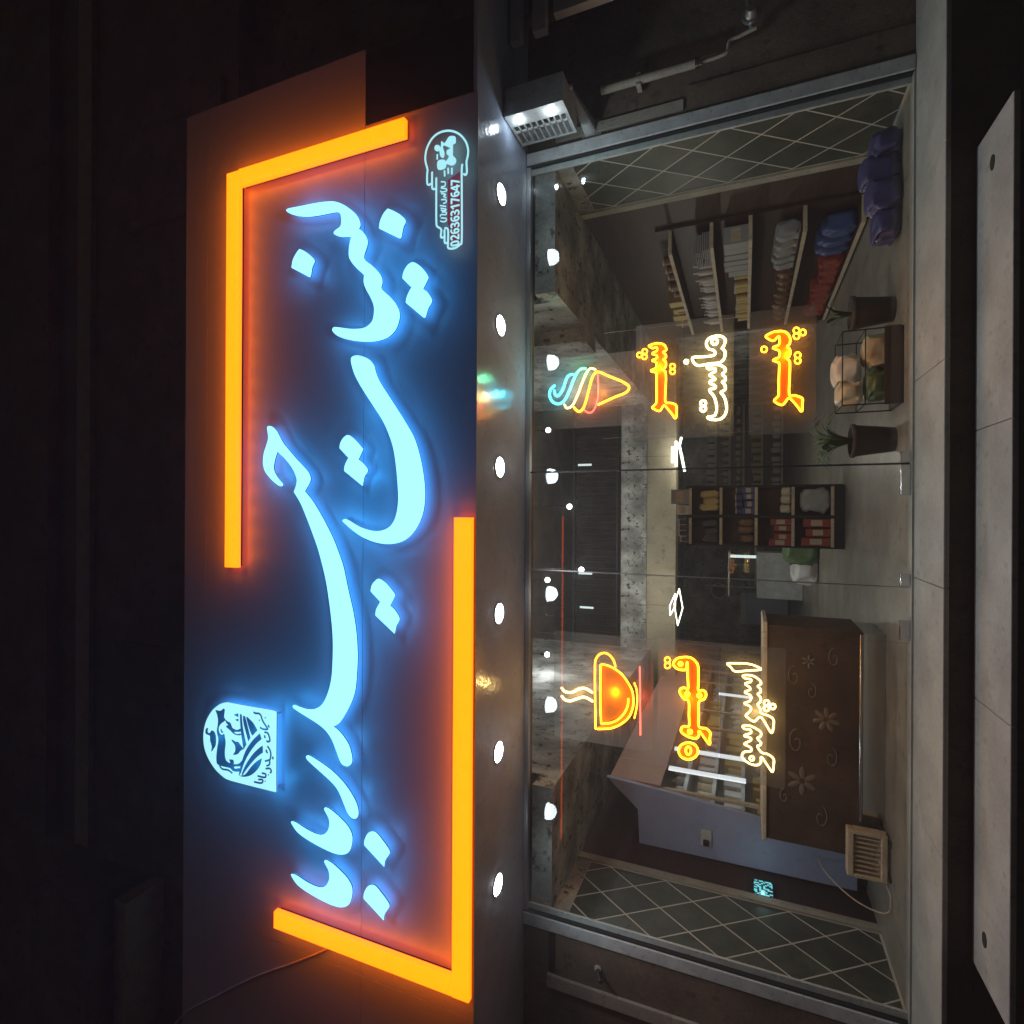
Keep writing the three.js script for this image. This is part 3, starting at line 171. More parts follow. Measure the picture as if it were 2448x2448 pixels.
// ---------- the setting
const SOFFIT = 3.487, PANEL = 1.108, FLOOR = 0.40, XL = -3.80, XR = 3.29;
struct('street', bx(-40, 40, -0.3, 0, -0.2, 45), M.asphalt);
{ // the steps: dark risers with pale stone treads, each slab a piece
  const steps = new THREE.Group(); steps.name = 'entrance_steps'; steps.userData.kind = 'structure'; scene.add(steps);
  obj('step_core', bx(-5.2, 5.2, -0.05, 0.358, 0.0, 0.672), M.riser, steps);
  obj('step_core', bx(-2.75, 2.25, -0.05, 0.194, 0.672, 1.16), M.riser, steps);
  const cut = (xs, y0, y1, z0, z1) => { for (let i = 0; i + 1 < xs.length; i++) obj('stone_slab', rbx(xs[i] + 0.0015, xs[i + 1] - 0.0015, y0, y1, z0, z1, 0.006), M.stone, steps); };
  cut([-5.22, -3.86, -2.18, -0.47, 0.98, 2.36, 3.74, 5.22], 0.358, 0.389, 0.012, 0.70);
  cut([-2.785, -1.14, 0.52, 2.283], 0.194, 0.225, 0.674, 1.20);
  for (const [x, z] of [[2.05, 0.93], [-2.52, 0.87]]) obj('metal_plug', new THREE.CylinderGeometry(0.03, 0.03, 0.006, 18).scale(1.5, 1, 1).translate(x, 0.2265, z), M.gasket, steps, false);
}
{ // facade of the building the shop stands in
  const f = struct('shop_facade', [bx(-9, XL - 0.14, -0.1, 7.0, -0.25, 0), bx(XR + 0.14, 9, -0.1, 7.0, -0.25, 0), bx(XL - 0.14, XR + 0.14, SOFFIT + 0.02, 7.0, -0.25, 0)], M.plaster);
  obj('corner_trim', bx(-4.44, -4.33, 0.39, 3.24, 0.002, 0.05), M.trim, f);
  obj('groove_shade', bx(-4.33, -3.95, 3.17, 3.235, 0.002, 0.012), M.gasket, f);  // raised black strip, painted for the shade inside a groove
  obj('plaster_panel', bx(-4.33, XL - 0.145, 0.395, 3.165, 0.002, 0.018), M.plaster, f);
  obj('corner_trim', bx(3.47, 3.55, 2.05, 3.2, 0.002, 0.03), M.trim, f);
  obj('plaster_panel', bx(3.46, 3.66, 0.395, 2.04, 0.002, 0.018), M.plaster, f);
}
struct('soffit', [bx(-9, 6, SOFFIT, SOFFIT + 0.03, 0.004, PANEL - 0.004)], M.soffit);
{ // upper storeys: slab edges, wall, windows, nearly in the dark
  const b = thing('apartment_building', 'dark upper storeys of the building above the lit sign', 'building');
  obj('wall', bx(-12, 12, 7.0, 16, -0.3, -0.02), M.facade, b);
  obj('floor_slab', bx(-4.75, 12, 10.9, 11.8, -0.02, 0.12), M.facade, b);
  obj('floor_slab', bx(-4.75, 12, 10.05, 10.35, -0.02, 0.05), M.trim, b);
  const bal = obj('balcony', [bx(-12, -4.85, 9.0, 10.08, 0.62, 0.72), bx(-4.95, -4.85, 9.0, 10.08, 0, 0.62), bx(-12, -4.85, 8.9, 9.0, 0, 0.74)], M.facade, b);
  obj('balcony_slab', bx(-12, -4.84, 8.55, 8.75, 0, 0.5), M.trim, b);
  for (const x of [-6.6, -2.6, 1.1, 4.6]) {
    const w = obj('window', bx(x - 0.8, x + 0.8, 7.55, 9.3, -0.02, 0.03), M.facade, b);
    obj('pane', bx(x - 0.72, x - 0.03, 7.63, 9.22, 0.03, 0.034), M.facade, w); obj('pane', bx(x + 0.03, x + 0.72, 7.63, 9.22, 0.03, 0.034), M.facade, w);
  }
  obj('ledge', bx(-12, 12, 7.0, 7.12, -0.02, 0.25), M.facade, b);
}
{ // the room behind the glass
  struct('shop_floor', bx(XL - 0.1, XR + 0.1, FLOOR - 0.03, FLOOR, -13.1, -0.012), M.floor);
  struct('back_wall', bx(XL - 0.3, XR + 0.3, FLOOR, 6.2, -13.3, -13.0), M.concrete);
  struct('side_wall', [bx(XL - 0.25, XL - 0.01, FLOOR, 6.2, -13.0, -0.26)], M.concrete);
  struct('side_wall', [bx(XR + 0.01, XR + 0.25, FLOOR, 6.2, -13.0, -0.26)], M.concrete);
  const c = struct('shop_ceiling', [bx(2.09, XR + 0.01, 3.22, 3.42, -5.9, -0.03), bx(XL - 0.01, -2.62, 3.22, 3.42, -5.9, -0.03)], M.concrete);
  struct('void_column', bx(1.93, 2.088, 3.22, 5.6, -1.6, -1.1), M.concrete);
  struct('wall_panelling', bx(XR - 0.012, XR + 0.009, FLOOR, 3.21, -5.85, -1.01), M.darkwood); struct('wall_panelling', bx(XL - 0.009, XL + 0.012, FLOOR, 3.21, -5.85, -1.01), M.darkwood);
  obj('ceiling_edge', [bx(2.092, 2.13, 3.421, 5.6, -5.9, -0.27), bx(-2.66, -2.622, 3.421, 5.6, -5.9, -0.27)], M.concrete, c);
  struct('upper_ceiling', bx(XL - 0.3, XR + 0.3, 5.6, 5.8, -13.1, -0.27), M.plaster);
  struct('mezzanine_slab', bx(XL, XR, 3.29, 3.78, -13.0, -5.9), M.slab);
  struct('mezzanine_beam', bx(XL, XR, 2.75, 3.288, -6.35, -5.93), M.cream);
  const up = struct('mezzanine_wall', bx(XL, XR, 3.78, 5.6, -9.3, -9.1), M.plaster);
  up.name = 'mezzanine_wall';
}
{ // black railing on the mezzanine
  const r = thing('mezzanine_railing', 'black metal railing with thin upright bars on the concrete mezzanine edge', 'railing', [0, 3.78, -5.98]);
  obj('top_rail', bx(-2.6, 2.04, 0.96, 1.0, -0.02, 0.02), M.black, r);
  obj('lower_rail', bx(-2.6, 2.04, 0.08, 0.11, -0.015, 0.015), M.black, r);
  for (let x = -2.5; x < 2.04; x += 0.115) obj('bar', new THREE.CylinderGeometry(0.008, 0.008, 0.86, 6).translate(x, 0.53, 0), M.black, r, false);
}
// tiled piers at both sides of the window: diamond tiles, each a piece
function tiledPier(side) {
  const X = side > 0 ? XR : XL, g = new THREE.Group(); g.name = numbered('tiled_pier'); g.userData.kind = 'structure'; scene.add(g);
  const x0 = X - side * 0.03;
  obj('grout', bx(x0, X + side * 0.2, FLOOR, 3.215, -0.90, -0.02), M.grout, g);
  obj('edge_strip', bx(x0 - side * 0.02, X, FLOOR, 3.215, -1.0, -0.905), M.trim, g);
  const s = 0.40, z0 = -0.885, z1 = -0.04, y0 = FLOOR + 0.02, y1 = 3.06, clip = (poly, f) => { const o = []; poly.forEach((p, i) => { const q = poly[(i + 1) % poly.length], a = f(p), b = f(q); if (a >= 0) o.push(p); if (a * b < 0) { const t = a / (a - b); o.push([p[0] + (q[0] - p[0]) * t, p[1] + (q[1] - p[1]) * t]); } }); return o; };
  for (let i = -3; i < 16; i++) for (let j = -8; j < 9; j++) {
    const h = s / Math.SQRT2, cz = -0.46 + (i - j) * h * 0.75, cy = 0.3 + (i + j) * h, k = 0.955;
    let p = [[cz, cy + h * k], [cz + h * 0.75 * k, cy], [cz, cy - h * k], [cz - h * 0.75 * k, cy]];
    for (const f of [(q) => q[0] - z0, (q) => z1 - q[0], (q) => q[1] - y0, (q) => y1 - q[1]]) p = clip(p, f);
    if (p.length < 3) continue;
    const e = new THREE.ExtrudeGeometry(new THREE.Shape(p.map((q) => new THREE.Vector2(...q))), { depth: 0.0015, bevelEnabled: false });
    e.rotateY(-Math.PI / 2).translate(0, 0, 0);                       // shape x runs along z
    e.translate(side > 0 ? x0 - 0.0005 : x0 + 0.002, 0, 0);
    obj('tile', e, rnd() < 0.5 ? M.tileA : M.tileB, g);
  }
  obj('plaster_band', bx(x0 - side * 0.003, X, 3.065, 3.215, -0.90, -0.03), M.concrete, g);
}
tiledPier(1); tiledPier(-1);

// ---------- glass front
{
  const w = thing('glass_shopfront', 'full height glass shopfront with aluminium edge frames below the sign', 'window');
  for (const s of [-1, 1]) {
    const X = s > 0 ? XR : XL, y0 = FLOOR - 0.008;
    obj('frame_post', rbx(X + s * 0.012, X + s * 0.125, y0, 3.484, -0.05, 0.045, 0.008), M.aluwhite, w);
    obj('gasket', bx(X - s * 0.004, X + s * 0.012, y0, 3.484, -0.02, 0.03), M.gasket, w);
    obj('inner_frame', rbx(X - s * 0.06, X - s * 0.004, y0, 3.484, -0.03, -0.006, 0.005), M.aluwhite, w);
  }
  obj('head_rail', bx(XL, XR, 3.445, 3.485, -0.03, 0.03), M.alu, w);
  obj('threshold', bx(XL, XR, 0.3895, 0.403, -0.06, 0.04), M.stone, w);
  for (const [a, b] of [[XL, -0.975], [-0.965, -0.553], [-0.545, 0.372], [0.386, XR]]) {
    const p = new THREE.PlaneGeometry(b - a, 3.04).translate((a + b) / 2, 1.925, 0); obj('pane', p, M.glass, w);
  }
  obj('seal', bx(0.372, 0.386, 0.41, 3.445, -0.006, 0.006), M.gasket, w);
  obj('seal', bx(-0.553, -0.545, 0.41, 3.445, -0.008, 0.008), M.alu, w);
  obj('seal', bx(-0.975, -0.965, 0.41, 3.445, -0.004, 0.004), M.shelfglass, w);
  for (const [a, b] of [[0.14, 0.37], [0.39, 0.47], [-0.95, -0.80], [-0.54, -0.45]]) obj('patch_fitting', rbx(a, b, 0.405, 0.47, -0.018, 0.018, 0.006), M.steel, w);
}

// ---------- the sign
{
  const p = thing('sign_panel', 'wide dark cladding panel carrying the glowing cyan lettering', 'sign panel');
  const xs = [-9, -6.3, -3.95, 3.92], ys = [SOFFIT - 0.012, 4.545, 6.42, 6.71];
  obj('backing', bx(-9, 3.9, SOFFIT + 0.04, 6.69, 0.92, PANEL - 0.014), M.black, p);
  for (let i = 0; i < 3; i++) for (let j = 0; j < 3; j++) if (!(i === 2 && j === 0)) obj('cladding_sheet', rbx(xs[i] + 0.0015, xs[i + 1] - 0.0015, ys[j] + 0.0015, ys[j + 1] - 0.0015, PANEL - 0.012, PANEL, 0.002, 1), M.panel, p);
  obj('cladding_sheet', rbx(-3.9485, 3.268, ys[0], ys[1] - 0.0015, PANEL - 0.012, PANEL, 0.002, 1), M.panel, p);
  obj('return_sheet', bx(-9, 3.92, 6.711, 6.72, 0.0, PANEL), M.panel, p);
  obj('return_sheet', bx(3.921, 3.93, 4.55, 6.71, 0.0, PANEL), M.panel, p);
  obj('return_sheet', bx(3.27, 3.279, SOFFIT + 0.032, 4.545, 0.0, PANEL), M.trim, p);
  obj('step_soffit', bx(3.28, 3.92, 4.552, 4.56, 0.0, PANEL - 0.015), M.trim, p);
}
const LETTERLIGHT = 0.12;
const letterNames = { lbni: 'toothed word stroke with a curled end', dot_n: 'single diamond dot above the toothed word', dot_b: 'single diamond dot below the toothed word', dots_y: 'pair of joined dots under the toothed word', te: 'boat shaped letter with a sweeping bowl', dots_t: 'pair of joined dots held inside the bowl letter', heyd: 'longest stroke with a hooked head', dots_hy: 'pair of joined dots under the longest stroke', re: 'slim curved stroke after the longest letter', ba1: 'hook letter next to the slim curved stroke', ba2: 'hook letter nearest the upright light bar', dot_ba1: 'slanted dot under the hook letter by the slim stroke', dot_ba2: 'slanted dot under the last hook letter' };
function lampsOver(t, pts, gap, pins) {                                    // the light a lit face sends out, from points spread over it
  const q = outline(pts, true, 3), xs = q.map((p) => p[0]), ys = q.map((p) => p[1]), x0 = Math.min(...xs), x1 = Math.max(...xs), y0 = Math.min(...ys), y1 = Math.max(...ys), found = [];
  const inside = (x, y) => { let c = false; for (let i = 0, j = q.length - 1; i < q.length; j = i++) if ((q[i][1] > y) !== (q[j][1] > y) && x < (q[j][0] - q[i][0]) * (y - q[i][1]) / (q[j][1] - q[i][1]) + q[i][0]) c = !c; return c; };
  const rim = (x, y) => Math.min(...q.map((p) => Math.hypot(p[0] - x, p[1] - y))), spots = [];
  for (let x = x0; x < x1; x += 0.03) for (let y = y0; y < y1; y += 0.03) if (inside(x, y)) spots.push([x, y, rim(x, y)]);
  spots.sort((a, b) => b[2] - a[2]);
  for (const s of spots) if (found.every((f) => Math.hypot(f[0] - s[0], f[1] - s[1]) > gap)) found.push(s);
  if (pins) for (const s of found) obj('standoff', new THREE.CylinderGeometry(0.006, 0.006, 0.06, 8).rotateX(Math.PI / 2).translate(s[0], s[1], 1.139), M.alu, t, false);
  for (const s of found) t.add(point(rgb(0.03, 0.36, 1), LETTERLIGHT, s[0], s[1], 1.28, 1));
}
for (const [k, pts] of Object.entries(LETTERS)) {
  const dot = k.startsWith('dot'), t = thing(dot ? 'glowing_sign_dot' : 'glowing_sign_letter', 'glowing cyan ' + letterNames[k] + ' on the dark sign', dot ? 'sign dot' : 'sign letter', [0, 0, 0], 'cyan lettering of the sign');
  obj('face', plate(pts, 1.184, 1.19), L.letter, t, false);
  obj('return', wall(pts, 1.172, 1.1835), M.gasket, t, false);
  obj('back_light', plate(pts, 1.170, 1.1715), L.letterback, t, false);
  lampsOver(t, pts, dot ? 0.22 : 0.27, true);
}
{ // arched emblem
  const t = thing('arched_emblem_sign', 'small arched lit emblem with a dark blue cow over striped hills', 'emblem');
  obj('face', plate(LOGO.plate, 1.182, 1.19), L.emblem, t, false);
  obj('return', wall(LOGO.plate, 1.172, 1.1815), M.gasket, t, false);
  obj('back_light', plate(LOGO.plate, 1.170, 1.1715), L.letterback, t, false);
  obj('printed_picture', LOGO.print.map((p) => plate(p, 1.1915, 1.1925, 4)), L.film, t, false);
  obj('printed_words', LOGO.text.map((p) => stroke(p, 0.017, 1.1915, 1.1925)), L.film, t, false);
  lampsOver(t, LOGO.plate, 0.27, true);
}
const font = await new FontLoader().loadAsync('fonts/droid/droid_sans_bold.typeface.json');
{ // delivery tag with the telephone number
  const t = thing('delivery_tag_sign', 'small lit delivery tag with scooter drawing and red phone number band', 'sign');
  obj('outline', TAG.line.map((p) => stroke(p, 0.015, 1.186, 1.19)), L.tagline, t, false);
  obj('scooter_picture', [...TAG.fill.map((p) => plate(p, 1.186, 1.19, 4)), ...TAG.dash.map((p) => stroke(p, 0.012, 1.186, 1.19))], L.tagline, t, false);
  obj('number_band', plate(TAG.band, 1.180, 1.184, 3), L.redfilm, t, false);
  obj('words', TAG.words.map((p) => stroke(p, 0.009, 1.186, 1.19)), L.tagline, t, false);
  const g = new TextGeometry('02636317647', { font, size: TAG.numh, depth: 0.004, curveSegments: 6 }); g.computeBoundingBox();
  const w = g.boundingBox.max.x - g.boundingBox.min.x, [a, b] = TAG.num;
  g.translate(-g.boundingBox.min.x, 0, 0); g.scale((b[0] - a[0]) / w, 1, 1); g.translate(a[0], a[1] - TAG.numh / 2, 1.186);
  obj('telephone_number', g, L.tagline, t, false);
}
// amber light bars: box profile, faces of lit acrylic in lengths with a dark seam
function lightBar(label, x0, x1, y0, y1, cuts) {
  const z0 = PANEL + 0.03, z1 = 1.187, t = thing('amber_light_bar', label, 'light bar', [0, 0, 0], 'amber bars framing the sign'), flat = x1 - x0 > y1 - y0, e = 0.0025;
  obj('rear_channel', bx(x0 + 0.012, x1 - 0.012, y0 + 0.012, y1 - 0.012, PANEL + 0.001, z0 + 0.004), M.black, t);
  const ends = flat ? [x0, ...cuts, x1] : [y0, ...cuts, y1];
  for (let i = 0; i + 1 < ends.length; i++) {
    const [a, b, c, d] = flat ? [ends[i] + e / 2, ends[i + 1] - e / 2, y0, y1] : [x0, x1, ends[i] + e / 2, ends[i + 1] - e / 2];
    obj('front_cover', bx(a + 0.001, b - 0.001, c + 0.001, d - 0.001, z1 - 0.012, z1), L.barfront, t, false);
    obj('side_cover', [bx(a, b, c, c + 0.004, z0, z1 - 0.0145), bx(a, b, d - 0.004, d, z0, z1 - 0.0145), bx(a, a + 0.004, c + 0.004, d - 0.004, z0, z1 - 0.0145), bx(b - 0.004, b, c + 0.004, d - 0.004, z0, z1 - 0.0145)], L.barside, t, false);
    const n = Math.max(2, Math.round((flat ? b - a : d - c) / 0.21)); for (let k = 0; k < n; k++) { const u = (k + 0.5) / n; t.add(point(rgb(1, 0.2, 0.012), 0.075, flat ? a + (b - a) * u : (a + b) / 2, flat ? (c + d) / 2 : c + (d - c) * u, 1.29, 1)); }
  }
}
lightBar('long amber light bar along the top of the lettering', -0.535, 3.178, 5.926, 6.074, [1.36]);
lightBar('upright amber light bar hanging from the corner of the top bar', 3.035, 3.185, 4.10, 5.923, []);
lightBar('long amber light bar along the lower edge of the sign panel', -3.76, -0.044, 3.480, 3.627, [-1.98]);
lightBar('upright amber light bar beside the last hook letters', -3.755, -3.605, 3.630, 5.444, []);
{ // downlights in the soffit
  const proto = thing('recessed_downlight', 'round white recessed downlight in the glossy soffit under the sign', 'downlight', [2.716, SOFFIT, 0.64], 'row of soffit downlights');
  obj('lens', new THREE.SphereGeometry(0.082, 32, 10, 0, 6.2832, Math.PI / 2, Math.PI / 2).scale(1, 0.28, 1).translate(0, -0.003, 0), L.lamp, proto, false);
  obj('trim_ring', new THREE.TorusGeometry(0.089, 0.006, 8, 40).rotateX(Math.PI / 2).translate(0, -0.003, 0), M.aluwhite, proto, false);
  const light = () => { const s = new THREE.SpotLight(rgb(0.8, 0.93, 1), 3.4, 0, 1.5, 0.75); s.position.set(0, -0.032, 0); s.target.position.set(0, -1, 0); s.castShadow = true; s.shadow.radius = 4; s.name = 'lamp_light'; return s; };
  const all = [proto, ...[1.594, 0.383, -0.868, -2.052, -3.187].map((x) => copy(proto, [x, SOFFIT, 0.64]))];
  for (const o of all) { const s = light(); o.add(s, s.target); }
}
tag(obj('power_cable', tube([[-3.62, 4.66, 1.14], [-3.75, 4.80, 1.12], [-3.86, 4.95, 1.12], [-4.05, 5.25, 1.118], [-4.35, 5.75, 1.118], [-4.7, 6.25, 1.118], [-5.0, 6.66, 1.12], [-5.4, 7.0, 1.05], [-6.2, 7.6, 0.6]], 0.009, 90, 6), M.board), 'thin pale cable running up from behind the short light bar', 'cable');

// ---------- neon on clear boards inside the window
const NP = {
  cone: ['ice cream cone in cyan, green, yellow and red', 'neon picture', [0.80, 1.48, 2.475, 3.38]], milk: ['yellow neon word with three dots above, under the ice cream cone', 'neon word', [0.66, 1.70, 2.07, 2.47]], yogurt: ['brilliant white neon word between the two yellow words', 'neon word', [0.66, 1.70, 1.64, 2.065]], cheese: ['yellow neon word lowest of its three, above the crate of bags', 'neon word', [0.66, 1.70, 1.02, 1.52]],
  cup: ['steaming coffee cup in yellow with a red saucer line', 'neon picture', [-2.16, -1.14, 2.30, 3.24]], coffee: ['yellow neon word with round loops under the coffee cup', 'neon word', [-2.28, -1.12, 1.745, 2.26]], espresso: ['cream white neon word in front of the patterned counter', 'neon word', [-2.28, -1.12, 1.23, 1.74]],
};
for (const [k, list] of Object.entries(NEON)) {
  const [lab, cat, r] = NP[k], t = thing('neon_sign', 'glowing neon sign, ' + lab, cat, [0, 0, 0], 'neon signs in the window'), z = -0.07;
  obj('clear_board', new RoundedBoxGeometry(r[1] - r[0], r[3] - r[2], 0.005, 2, 0.002).translate((r[0] + r[1]) / 2, (r[2] + r[3]) / 2, z - 0.055), M.acrylic, t);
  for (const sx of [0.03, r[1] - r[0] - 0.03]) obj('hanging_wire', rod([r[0] + sx, r[3] - 0.02, z - 0.055], [r[0] + sx, Math.min(r[3] + 0.3, 3.44), z - 0.055], 0.0012, 5), M.alu, t, false);
  const sum = {};
  if (k === 'cup') obj('cup_backer', plate(list[0][3].slice(9, 28).map((p) => p.slice(0, 2)), z - 0.018, z - 0.014, 4), M.amber, t);
  for (const [col, rad, closed, pts] of list) {
    const q = outline(pts, !!closed, 4).map((p) => new THREE.Vector3(p[0], p[1], z));
    const path = new THREE.CurvePath(); for (let i = 0; i + 1 < q.length; i++) path.add(new THREE.LineCurve3(q[i], q[i + 1])); if (closed) path.add(new THREE.LineCurve3(q.at(-1), q[0]));
    const n = q.length + (closed ? 1 : 0), g = new THREE.TubeGeometry(new THREE.CatmullRomCurve3(q, !!closed, 'centripetal'), n * 2, rad, 7, !!closed);
    const ends = closed ? [] : [q[0], q.at(-1)].map((p) => new THREE.SphereGeometry(rad, 8, 6).translate(p.x, p.y, p.z));
    obj('tube', [g, ...ends], L[col], t, false);
    if (col === 'yellow' && closed && rad > 0.007) obj('letter_backer', plate(pts, z - 0.018, z - 0.014, 4), M.amber, t);
    const s = (sum[col] ??= [0, 0, 0]); for (const p of q) { s[0] += p.x; s[1] += p.y; s[2]++; }
  }
  for (const [col, s] of Object.entries(sum)) { const e = L[col].emissive; t.add(point(e.clone().multiplyScalar(1 / Math.max(e.r, e.g, e.b)), 0.17, s[0] / s[2], s[1] / s[2], z + 0.03)); }
}

// ---------- goods: a few kinds, copied one by one
const bottleGeo = (h, r) => new THREE.LatheGeometry([[0, 0], [r, 0], [r, h * 0.6], [r * 0.8, h * 0.7], [r * 0.38, h * 0.82], [r * 0.36, h * 0.93]].map((p) => new THREE.Vector2(...p)), 12);
function bagGeo(w, h, d, s) { const g = new THREE.SphereGeometry(0.5, 26, 20), p = g.attributes.position; for (let i = 0; i < p.count; i++) { let x = p.getX(i), y = p.getY(i), z = p.getZ(i); const f = (v) => Math.sign(v) * Math.pow(Math.abs(v * 2), 0.6) / 2, k = 1 + 0.14 * Math.sin(x * 13 + s * 3) * Math.cos(y * 11 + s) + 0.07 * Math.sin(z * 19 + s) + 0.05 * Math.sin(x * 31 + y * 17 + s * 5) + 0.035 * Math.sin(y * 47 - x * 23 + z * 29 + s); p.setXYZ(i, f(x) * w * k, (f(y) + 0.5) * h, f(z) * d * k * (1 - 0.35 * (y + 0.5))); } g.computeVertexNormals(); return g; }
const kinds = new Map();
function goods(kind, col, w, h, d, pos, where) {
  const key = kind + col + w + h + d, C = { brown: [0.18, 0.09, 0.04], red: [0.30, 0.05, 0.03], white: [0.62, 0.61, 0.58], grey: [0.32, 0.33, 0.33], blue: [0.06, 0.10, 0.28], purple: [0.07, 0.06, 0.17], yellow: [0.55, 0.42, 0.14], green: [0.10, 0.17, 0.07], dark: [0.05, 0.04, 0.035], cream: [0.58, 0.52, 0.38] }[col];
  const label = `${col} ${kind} ${where}`, cat = kind.split(' ').at(-1), name = kind.replace(/ /g, '_');
  if (!kinds.has(key)) {
    const t = thing(name, label, cat, pos, label), m = paint(...C, kind === 'bag' ? 0.35 : 0.5);
    if (kind === 'bottle') { obj('body', bottleGeo(h, w / 2), m, t, false); obj('cap', cyl(w * 0.2, w * 0.2, h * 0.08, 0, h * 0.92, 0, 10), M.white, t, false); }
    else if (kind === 'jar') { obj('body', cyl(w / 2, w / 2, h * 0.82, 0, 0, 0, 14), m, t, false); obj('lid', cyl(w * 0.52, w * 0.52, h * 0.16, 0, h * 0.83, 0, 14), M.board, t, false); }
    else if (kind === 'bag') { obj('film', bagGeo(w, h, d, w * 31 + h * 17), m, t, false); }
    else if (kind === 'egg tray') { for (let k = 0; k < 4; k++) obj('tray', rbx(-w / 2, w / 2, k * h / 4 + 0.004, (k + 1) * h / 4, -d / 2, d / 2, 0.01), m, t); }
    else { obj('carton', rbx(-w / 2, w / 2, 0, h, -d / 2, d / 2, 0.006), m, t); obj('print_label', bx(-w * 0.36, w * 0.36, h * 0.3, h * 0.72, d / 2 + 0.0008, d / 2 + 0.0018), M.board, t); }
    kinds.set(key, t); return t;
  }
  const c = copy(kinds.get(key), pos, label, label); c.rotation.y = rnd(-0.3, 0.3); c.scale.set(rnd(0.9, 1.06), rnd(0.8, 1.08), rnd(0.9, 1.05)); return c;
}
{ // long shelves on the right hand wall
  const s = thing('wall_shelves', 'long dark shelving with pale board edges along the tiled side wall', 'shelving'), ys = [2.37, 1.92, 1.52, 0.99, 0.46];
  obj('back_panel', bx(3.24, 3.27, FLOOR, 2.52, -4.75, -1.58), M.darkwood, s);
  obj('end_panel', bx(2.99, 3.239, FLOOR, 2.52, -4.78, -4.752), M.darkwood, s);
  ys.forEach((y) => { const b = obj('shelf_board', bx(2.985, 3.239, y - 0.03, y, -4.74, -1.6), M.darkwood, s); obj('price_rail', bx(2.97, 2.984, y - 0.035, y + 0.004, -4.74, -1.62), M.board, b); obj('front_rail', bx(2.97, 3.239, y - 0.035, y + 0.004, -1.599, -1.585), M.board, b); });
  const at = (i, z, dx = 0) => [3.1 + dx, ys[i] + 0.001, z], W = 'on the long wall shelves';
  for (const [dx, z] of [[-0.02, -1.78], [0.0, -2.05]]) { const y = at(1, z); goods('egg tray', 'grey', 0.22, 0.09, 0.22, [3.1 + dx, y[1], z], W); goods('egg tray', 'grey', 0.22, 0.09, 0.22, [3.1 + dx, y[1] + 0.092, z], W); }
  for (let z = -2.35; z > -4.6; z -= rnd(0.13, 0.2)) goods('bottle', 'white', 0.09, 0.24, 0, at(1, z, rnd(-0.05, 0.03)), W);
  for (let z = -1.75; z > -2.7; z -= 0.16) goods('tall carton', 'grey', 0.2, 0.26, 0.14, at(2, z), W);
  for (let z = -2.85; z > -4.6; z -= rnd(0.13, 0.19)) goods('jar', 'yellow', 0.1, 0.17, 0, at(2, z, rnd(-0.05, 0.03)), W);
  for (let z = -1.8; z > -2.7; z -= 0.2) goods('bag', 'grey', 0.2, 0.26, 0.16, at(3, z), W);
  for (let z = -2.85; z > -4.6; z -= 0.24) goods('bag', 'brown', 0.2, 0.2, 0.18, at(3, z), W);
  for (let z = -1.85; z > -2.5; z -= 0.24) goods('bag', 'blue', 0.22, 0.34, 0.2, at(4, z), W);
  for (let z = -2.7; z > -4.6; z -= 0.26) goods('bag', 'red', 0.22, 0.28, 0.2, at(4, z), W);
  for (let z = -2.1; z > -4.6; z -= rnd(0.16, 0.3)) goods('jar', 'brown', 0.11, 0.13, 0, at(0, z, rnd(-0.04, 0.03)), W);
  for (let z = -3.4; z > -4.6; z -= 0.3) goods('tall carton', 'yellow', 0.16, 0.2, 0.2, at(0, z, 0.0), W + ', top board');
}
{ // shelves on the back wall
  const s = thing('wall_shelves', 'shelving with five pale boards against the far back wall', 'shelving', [1.9, 0, -12.8]), ys = [2.37, 1.98, 1.6, 1.11, 0.59];
  obj('back_panel', bx(-1.2, 1.3, FLOOR, 2.6, -0.19, -0.16), M.darkwood, s);
  for (const y of ys) { const b = obj('shelf_board', bx(-1.2, 1.3, y - 0.03, y, -0.159, 0.15), M.darkwood, s); obj('price_rail', bx(-1.2, 1.3, y - 0.045, y + 0.01, 0.151, 0.165), M.board, b); }
  ys.forEach((y, i) => { for (let x = 0.8; x < 3.1; x += rnd(0.16, 0.26)) goods(['jar', 'bottle', 'tall carton', 'jar', 'bag'][i], ['white', 'cream', 'brown', 'yellow', 'white'][i], 0.16, 0.24, 0.16, [x, y + 0.012, -12.78], 'on the far back wall shelves'); });
}
